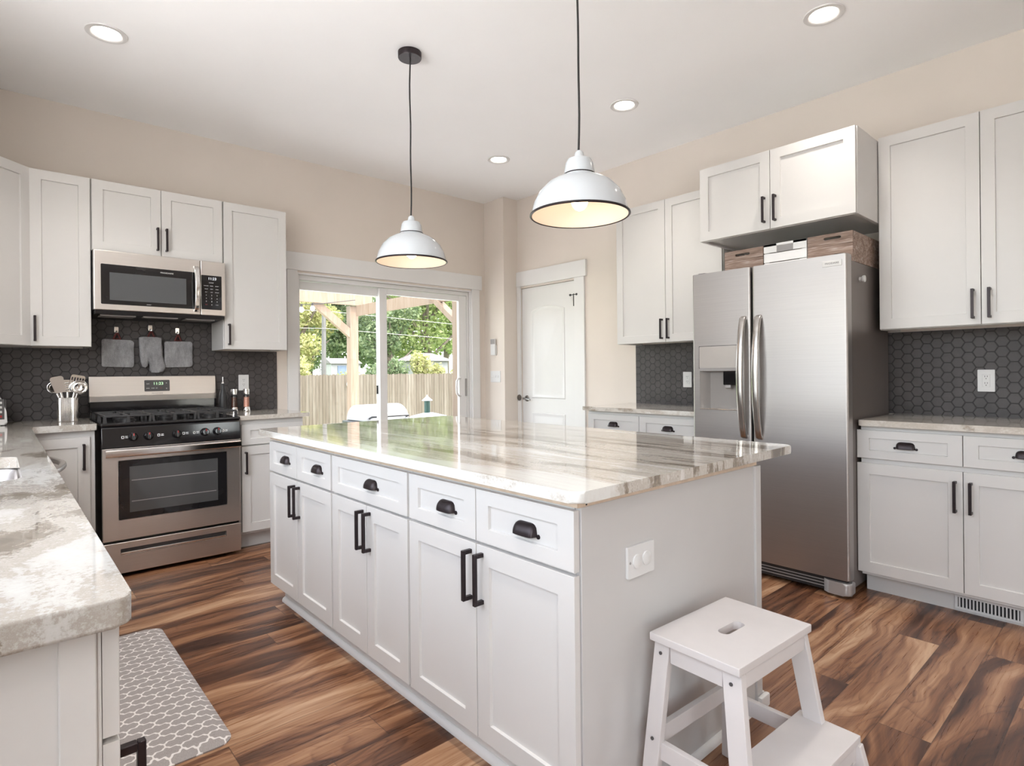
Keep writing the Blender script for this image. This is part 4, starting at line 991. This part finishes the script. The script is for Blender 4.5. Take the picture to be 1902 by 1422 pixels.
# ================================================================== STEP STOOL
r = thing('step_stool', 'white two-step wooden stool beside the end of the island', 'stool', (1.468, .776, 0), math.radians(-2.5))
tp = MB().prism(rect(-.186, .186, -.128, .128, .004, 2), .479, .500, 'z', .003, 2).obj('seat', STOOLM, r, True)
c = MB().prism(rect(-.050, .050, -.0165, .0165, .016, 6), .40, .60).obj('cutter', STOOLM); c.parent = r; cut(tp, [c])
def leg(x0, y0, z0, x1, y1, w, d): return MB().beam((x0, y0, z0), (x1, y1, 0.002), d, w, .003, (1, 0, 0)).obj('leg', STOOLM, r, True)
for sx in (-1, 1):
    leg(sx * .160, .098, .479, sx * .205, .128, .022, .046); leg(sx * .160, -.098, .479, sx * .212, -.165, .022, .050)
    leg(sx * .192, -.225, .2225, sx * .212, -.275, .022, .044)
m = MB()
for sx in (-1, 1): m.box(sx * .160 - .009, sx * .160 + .009, -.075, .075, .430, .4785, .002)
m.box(-.150, .150, -.124, -.106, .440, .4785, .002); m.box(-.150, .150, .106, .124, .440, .4785, .002); m.obj('top_apron', STOOLM, r, True)
MB().box(-.205, .205, -.240, -.085, .224, .244, .003).obj('lower_step', STOOLM, r, True)
for sx in (-1, 1): MB().box(sx * .178 - .009, sx * .178 + .009, -.235, .128, .178, .2235, .002).obj('side_rail', STOOLM, r, True)
MB().box(-.172, .172, .106, .124, .205, .250, .002).obj('rear_rail', STOOLM, r, True)
MB().box(-.185, .185, -.236, -.220, .188, .2235, .002).obj('front_rail', STOOLM, r, True)
for sx in (-1, 1):
    for yy, zz, xx in ((.100, .45, .173), (-.100, .45, .173), (.112, .23, .196)): MB().lathe([(0, 0), (.0045, 0), (.0045, .003), (0, .003)], (sx * (xx + .0005) - (0 if sx > 0 else .003), yy, zz), 10, 'x').obj('screw', DGREY, r, True)

# ================================================================== LAMPS
PX, PY = 1.72, 2.76; ZR = 1.802
r = thing('pendant_lamp', 'farther white dome pendant lamp over the island, its black ceiling cap in view', 'lamp', (PX, PY, ZR), 0, 'white dome pendant lamps')
out = [(.193, 0), (.1935, .004), (.190, .012), (.180, .050), (.160, .090), (.130, .122), (.095, .143), (.066, .153), (.064, .158)]
inn = [(r_ - .003, z_ - .002) for r_, z_ in out[1:]][::-1]
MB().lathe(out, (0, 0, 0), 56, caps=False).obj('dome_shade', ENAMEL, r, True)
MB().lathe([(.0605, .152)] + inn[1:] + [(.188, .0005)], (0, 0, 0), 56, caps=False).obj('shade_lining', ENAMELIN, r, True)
MB().lathe([(.1885, .0), (.1935, -.0022), (.1975, .0012), (.1965, .006), (.1940, .0075)], (0, 0, 0), 56, caps=False).obj('black_rim', BRONZE, r, True)
MB().lathe([(.064, .156), (.0655, .159), (.064, .162)], (0, 0, 0), 40, caps=False).obj('neck_ring', BRONZE, r, True)
MB().lathe([(.062, .158), (.054, .205), (.046, .220), (.020, .228), (.016, .248), (.008, .256), (0, .256)], (0, 0, 0), 40, caps=False).obj('neck_cap', ENAMEL, r, True)
MB().lathe([(0, .150), (.020, .150), (.020, .110), (.017, .105), (0, .105)], (0, 0, 0), 24).obj('socket', WHPLAST, r, True)
MB().ball((0, 0, .062), .034, (1, 1, 1.25), 20).obj('bulb', BULBM, r, True)
H0 = ZC - ZR
MB().tube([(.003 * math.sin(i * 1.1), .003 * math.cos(i * .8), .25 + (H0 - .03 - .25) * i / 12) for i in range(13)], .0042, 8).obj('cable', CABLE, r, True)
MB().lathe([(0, H0 - .034), (.062, H0 - .034), (.064, H0 - .030), (.064, H0 - .001), (0, H0 - .001)], (0, 0, 0), 40).obj('ceiling_cap', BRONZE, r, True)
lamp('bulb_light', 'POINT', (0, 0, .002), .15, (1, .70, .47), shadow_soft_size=.014).parent = r
again(r, (PX, 1.525, ZR), 'nearer white dome pendant lamp over the island, its cable leaving the picture at the top')

r = thing('downlight', 'recessed ceiling light above the range cabinets at upper left', 'ceiling light', (.438, 3.62, ZC), 0, 'recessed ceiling lights')
MB().lathe([(.094, -.0005), (.092, -.006), (.072, -.007), (.064, -.0015), (.064, -.0005)], (0, 0, 0), 40, caps=False).obj('trim_ring', TRIM, r, True)
MB().lathe([(0, -.0022), (.062, -.0022), (.062, -.0012), (0, -.0012)], (0, 0, 0), 32).obj('lens', CANM, r, True)
lamp('downlight_light', 'AREA', (0, 0, -.012), 1.8, (1, .95, .89), shape='DISK', size=.12, spread=math.radians(100)).parent = r
for loc, lab in (((3.137, 3.67), 'recessed ceiling light nearest the corner column'), ((3.137, 2.38), 'recessed ceiling light between nearer pendant and refrigerator cabinet'), ((3.10, 1.12), 'recessed ceiling light at upper right of the picture'),
                 ((.438, 2.38), 'recessed ceiling light above the sink'), ((.438, 1.12), 'recessed ceiling light above the near end of the left counter'),
                 ((.6, -.6), 'added unseen recessed ceiling light left behind the camera'), ((2.9, -.6), 'added unseen recessed ceiling light right behind the camera'), ((1.75, -2.0), 'added unseen recessed ceiling light at the back of the room')):  # these three are out of view, added to light the room
    again(r, (*loc, ZC), lab)

# ================================================================== OUTDOORS
struct('patio', MB().box(-30, 12, YF + .162, 9.6, -.40, -.20), PATIO)
struct('lawn', MB().box(-40, 60, 9.6, 90, -.8, -.60), GRASS)
b = MB().box(-30, XL - .151, -20, YF + .16, -.5, -.25); b.box(XL - .151, 30, -20, YN - .151, -.5, -.25)
struct('bounce_ground', b, PATIO)  # unseen pale ground, added to bounce sunlight up onto the ceiling
# pergola
r = thing('pergola', 'pale pine pergola with braced posts on the patio outside', 'pergola', (4.3, 8.7, -.2))
P1, P2 = (4.30, 8.70), (4.30, 5.80)
for x, y in (P1, P2): MB().box(x - .07, x + .07, y - .07, y + .07, -.2, 2.275, .006).obj('post', PINE, r)
MB().box(-.4, 4.60, 8.59, 8.63, 2.28, 2.46, .005).obj('far_beam', PINE, r)
MB().box(4.31, 4.35, 5.3, 8.585, 2.11, 2.278, .005).obj('side_beam', PINE, r)
MB().beam((3.66, 8.68, 2.30), (4.28, 8.68, 1.80), .085, .12, .005).obj('brace', PINE, r)
MB().beam((4.33, 5.86, 1.80), (4.33, 6.52, 2.26), .07, .11, .005, (1, 0, 0)).obj('brace', PINE, r)
MB().box(-.4, 4.6, 5.2, 5.3, 2.28, 2.46, .005).obj('near_beam', PINE, r); MB().box(-.4, -.26, 8.63, 8.77, -.2, 2.275).obj('post', PINE, r); MB().box(-.4, -.26, 5.3, 5.44, -.2, 2.275).obj('post', PINE, r)
# string lights
r = thing('string_lights', 'white globe string lights hanging under the pergola', 'string lights', (2.9, 7.6, 2.3))
w = [(1.6, 8.3, 2.28), (2.3, 7.9, 2.17), (2.9, 7.7, 2.10), (3.4, 7.8, 2.17), (4.2, 8.4, 2.34)]
MB().tube(w, .006, 6).obj('wire', CABLE, r)
for x, y, z in ((2.66, 7.78, 2.07), (2.92, 7.70, 2.05), (3.08, 7.72, 2.06), (3.25, 7.76, 2.09), (2.3, 7.9, 2.12), (1.9, 8.1, 2.18)):
    m = MB().ball((x, y, z), .032, (1, 1, 1.3), 10); b_ = m.obj('bulb', WHPLAST, r); MB().cyl((x, y, z + .035), (x, y, z + .075), .014).obj('bulb_socket', CABLE, b_)
# fence
r = thing('wooden_fence', 'tall weathered wooden picket fence at the end of the yard', 'fence', (10, 17, -.6)); rnd = random.Random(3)
m = MB(); x = 2.0
while x < 24:
    z1 = 1.17 + rnd.uniform(-.015, .015); m.prism([(x, -.6), (x + .096, -.6), (x + .096, z1 - .03), (x + .072, z1), (x + .024, z1), (x, z1 - .03)], 17.0 + rnd.uniform(-.006, .006), 17.022, 'y'); x += .104
m.obj('pickets', FENCEW, r, smooth=0)
m = MB()
for z in (-.3, .3, .9): m.box(2, 24, 17.023, 17.06, z, z + .09)
m.obj('rails', FENCEW, r)
r = thing('fence_ring', 'dark metal ring hanging on the wooden fence', 'ornament', (8.33, 16.97, .9)); MB().tube([(8.33 + .14 * math.cos(a * PI / 10), 16.975, .86 + .14 * math.sin(a * PI / 10)) for a in range(20)], .018, 8, True).obj('ring', GREYP, r)
# grill
gx, gy = 3.66, 6.72
r = thing('barbecue_grill', 'silver-hooded barbecue grill outside behind the sliding door', 'grill', (gx, gy, -.2))
m = MB(); hp = [(gy - .27, .60)] + [(gy - .27 + .54 * (1 - math.cos(PI * i / 10)) / 2, .60 + .20 * math.sin(PI * i / 10)) for i in range(1, 10)] + [(gy + .27, .60)]
m.prism([(u, v) for u, v in hp][::-1], gx - .30, gx + .30, 'x', .012, 2); hd = m.obj('hood', SILVERHOOD, r)
MB().tube([(gx - .26, gy - .27, .64), (gx - .26, gy - .33, .66), (gx + .26, gy - .33, .66), (gx + .26, gy - .27, .64)], .012, 8).obj('hood_handle', BLACKM, hd)
MB().box(gx - .36, gx + .36, gy - .27, gy + .27, .42, .597, .01).obj('firebox', BLACKM, r); MB().box(gx - .36, gx + .36, gy - .25, gy + .25, -.12, .418, .006).obj('cart', BLACKM, r)
for sx in (-1, 1): MB().box(gx + sx * .50 - .135, gx + sx * .50 + .135, gy - .22, gy + .22, .54, .57, .006).obj('side_shelf', GREYP, r)
for sx in (-1, 1): 
    for sy in (-1, 1): MB().lathe([(0, -.02), (.04, -.02), (.04, .02), (0, .02)], (gx + sx * .3, gy + sy * .2, -.16), 16, 'y').obj('wheel', BLACKM, r)
# smoker
sx_, sy_ = 4.00, 6.06
r = thing('smoker', 'pale domed smoker with dark green chimney and white cone cap outside', 'smoker', (sx_, sy_, -.2))
MB().lathe([(0, .705), (.05, .702), (.12, .685), (.22, .66), (.24, .64), (.24, .62)], (sx_, sy_, 0), 32).obj('lid', WHPLAST, r)
MB().lathe([(.23, .618), (.24, .40), (.22, .10), (.16, .0), (0, .0)], (sx_, sy_, 0), 32).obj('drum', GREENMETAL, r)
for a in range(3): MB().cyl((sx_ + .13 * math.cos(a * 2.1), sy_ + .13 * math.sin(a * 2.1), .06), (sx_ + .2 * math.cos(a * 2.1), sy_ + .2 * math.sin(a * 2.1), -.2), .016).obj('leg', BLACKM, r)
MB().lathe([(.036, .70), (.036, .850), (0, .872)], (sx_ - .02, sy_, 0), 20).obj('chimney', GREENMETAL, r)
MB().lathe([(.066, .850), (.062, .858), (.008, .903), (.010, .918), (0, .922)], (sx_ - .02, sy_, 0), 24).obj('cone_cap', WHPLAST, r)

# plants
def leaves(m, c, rad, n, size, rnd, shell=.55):
    for _ in range(n):
        while True:
            v = Vector((rnd.uniform(-1, 1), rnd.uniform(-1, 1), rnd.uniform(-1, 1)))
            if shell < v.length <= 1: break
        p = Vector(c) + Vector((v.x * rad[0], v.y * rad[1], v.z * rad[2]))
        a = Vector((rnd.gauss(0, 1), rnd.gauss(0, 1), rnd.gauss(0, 1))).normalized(); b_ = a.cross(Vector((rnd.gauss(0, 1), rnd.gauss(0, 1), rnd.gauss(0, 1)))).normalized()
        s = size * rnd.uniform(.6, 1.3)
        m.bm.faces.new([m.bm.verts.new(p + q) for q in (a * s, b_ * s * .55, -a * s, -b_ * s * .55)])
def tree(lab, x, y, h, cr, mat, n, size, seed, group='trees beyond the fence', name='leafy_tree'):
    rnd = random.Random(seed); r = thing(name, lab, 'tree', (x, y, -.6), 0, group)
    t = MB(); t.sweep([(x, y, -.6), (x + .1, y, h * .25), (x - .05, y + .1, h * .55)], [(math.cos(a * PI / 5), math.sin(a * PI / 5)) for a in range(10)], [.26, .2, .12])
    for k in range(6):
        a = k * 1.05; t.sweep([(x, y, h * (.22 + .05 * k)), (x + cr * .45 * math.cos(a), y + cr * .45 * math.sin(a), h * (.40 + .06 * k)), (x + cr * .8 * math.cos(a), y + cr * .8 * math.sin(a), h * (.5 + .06 * k))], [(math.cos(q * PI / 3), math.sin(q * PI / 3)) for q in range(6)], [.10, .06, .02])
    t.obj('trunk', BARK, r)
    m = MB(); blobs = 13
    for k in range(blobs):
        a = rnd.uniform(0, 2 * PI); q = rnd.uniform(.1, .72) * cr; z = h * rnd.uniform(.30, .92); kk = cr * rnd.uniform(.34, .52)
        leaves(m, (x + q * math.cos(a), y + q * math.sin(a), z), (kk, kk, kk * .75), n // blobs, size, rnd)
    m.obj('crown', mat, r, smooth=0, recalc=False)
tree('broad bright green tree filling the right door pane', 16.8, 25.6, 8.0, 3.7, LEAF_A, 16000, .12, 1)
tree('deeper green tree far behind the pergola post', 12.4, 30.4, 7.0, 3.5, LEAF_B, 14000, .12, 2)
tree('dense green tree behind the left end of the fence', 15.8, 40.2, 8.0, 3.4, LEAF_B, 11000, .15, 3)
tree('tall green tree farthest right, behind the broad bright one', 23.6, 33.6, 10.5, 4.8, LEAF_A, 9000, .16, 4)
tree('pale green young tree between utility pole and pergola post', 9.7, 24.8, 5.4, 1.8, LEAF_C, 6000, .09, 5)
tree('small green tree standing right behind the pergola post', 13.5, 23.6, 4.6, 1.5, LEAF_B, 5000, .09, 8)
tree('leafy green tree behind the middle stile of the sliding door', 23.8, 43.0, 9.0, 3.8, LEAF_B, 14000, .14, 6)
def bush(lab, x, y, h, rx, mat, n, size, seed):
    rnd = random.Random(seed); r = thing('shrub', lab, 'shrub', (x, y, -.6), 0, 'shrubs along the fence'); m = MB()
    for k in range(5): leaves(m, (x + rnd.uniform(-.6, .6) * rx, y + rnd.uniform(-.2, .2), h - .45 - rnd.uniform(0, .3)), (rx * .55, .4, .5), n // 5, size, rnd, .3)
    m.obj('foliage', mat, r, smooth=0, recalc=False)
    st = MB()
    for k in range(5): st.cyl((x + rnd.uniform(-.3, .3) * rx, y, -.6), (x + rnd.uniform(-.5, .5) * rx, y, h - .4), .02, .008, 6)
    st.obj('stem', BARK, r)
bush('yellow-green shrub behind the fence at the left door jamb', 7.1, 18.0, 1.75, .42, LEAF_C, 1300, .06, 11)
bush('low yellow-green shrub beside the utility pole', 8.75, 18.0, 1.45, .40, LEAF_C, 800, .05, 12)
bush('dark green shrub right of the pergola post', 9.75, 18.0, 1.60, .40, LEAF_B, 1100, .06, 13)
bush('dark green shrub at the middle door stile', 10.65, 18.0, 1.85, .36, LEAF_B, 1100, .06, 14)
bush('tall yellow-green shrub left of the pale garage roof', 11.45, 18.0, 2.05, .32, LEAF_C, 1200, .06, 15)
bush('yellow-green shrub below the pale garage roof', 12.4, 18.0, 1.60, .48, LEAF_C, 1300, .06, 16)
bush('yellow-green shrub at the right door jamb', 13.5, 18.0, 1.58, .45, LEAF_C, 1200, .06, 17)
# neighbouring buildings
r = thing('neighbour_house', 'blue-grey house with red roof beyond the fence at left', 'house', (10.6, 34, -.6))
MB().box(7.5, 14.0, 34, 36.5, -.6, 2.0).obj('wall', BLUESIDING, r); MB().prism([(33.6, 1.95), (36.9, 1.95), (35.2, 3.3)], 7.2, 14.3, 'x').obj('roof', REDROOF, r); MB().box(11.0, 12.0, 33.96, 34.0, .6, 1.8).obj('window', WHITESIDING, r)
r = thing('garden_shed', 'white garden shed beyond the fence beside the utility pole', 'shed', (10.1, 21.4, -.6))
MB().box(9.5, 10.7, 21.0, 21.9, -.6, 1.60).obj('wall', WHITESIDING, r); MB().prism([(20.9, 1.58), (22.0, 1.58), (21.4, 1.80)], 9.45, 10.75, 'x').obj('roof', GREYROOF, r); MB().box(9.75, 10.1, 20.97, 21.0, 1.15, 1.5).obj('window', BLUESIDING, r)
r = thing('garage', 'low garage with pale hipped shingle roof behind the shrubs', 'garage', (13.7, 21.2, -.6))
MB().box(12.9, 14.6, 20.6, 21.8, -.6, 1.70).obj('wall', WHITESIDING, r)
m = MB(); v = [m.bm.verts.new(p) for p in ((12.7, 20.4, 1.70), (14.85, 20.4, 1.70), (14.85, 22.0, 1.70), (12.7, 22.0, 1.70), (13.3, 21.2, 2.05), (14.2, 21.2, 2.05))]
for f in ((0, 1, 5, 4), (1, 2, 5), (2, 3, 4, 5), (3, 0, 4), (3, 2, 1, 0)): m.bm.faces.new([v[i] for i in f])
m.obj('roof', GREYROOF, r, smooth=0)
r = thing('utility_pole', 'grey wooden utility pole standing beyond the fence', 'pole', (8.4, 19.2, -.6))
MB().cyl((8.4, 19.2, -.6), (8.44, 19.2, 3.45), .085, .07).obj('pole_shaft', POLEW, r)
for k, z in enumerate((3.35, 2.75)):
    tag(MB().tube([(8.43, 19.10, z), (16, 19.3, z - .25), (26, 19.6, z)], .007, 6).obj('overhead_wire', GREYP), ('upper' if k == 0 else 'lower') + ' overhead wire running right from the utility pole', 'wire', 'overhead wires')
    tag(MB().tube([(8.42, 19.09, z), (5, 19, z - .1), (-4, 18.5, z + .1)], .007, 6).obj('overhead_wire', GREYP), ('upper' if k == 0 else 'lower') + ' overhead wire running left from the utility pole', 'wire', 'overhead wires')
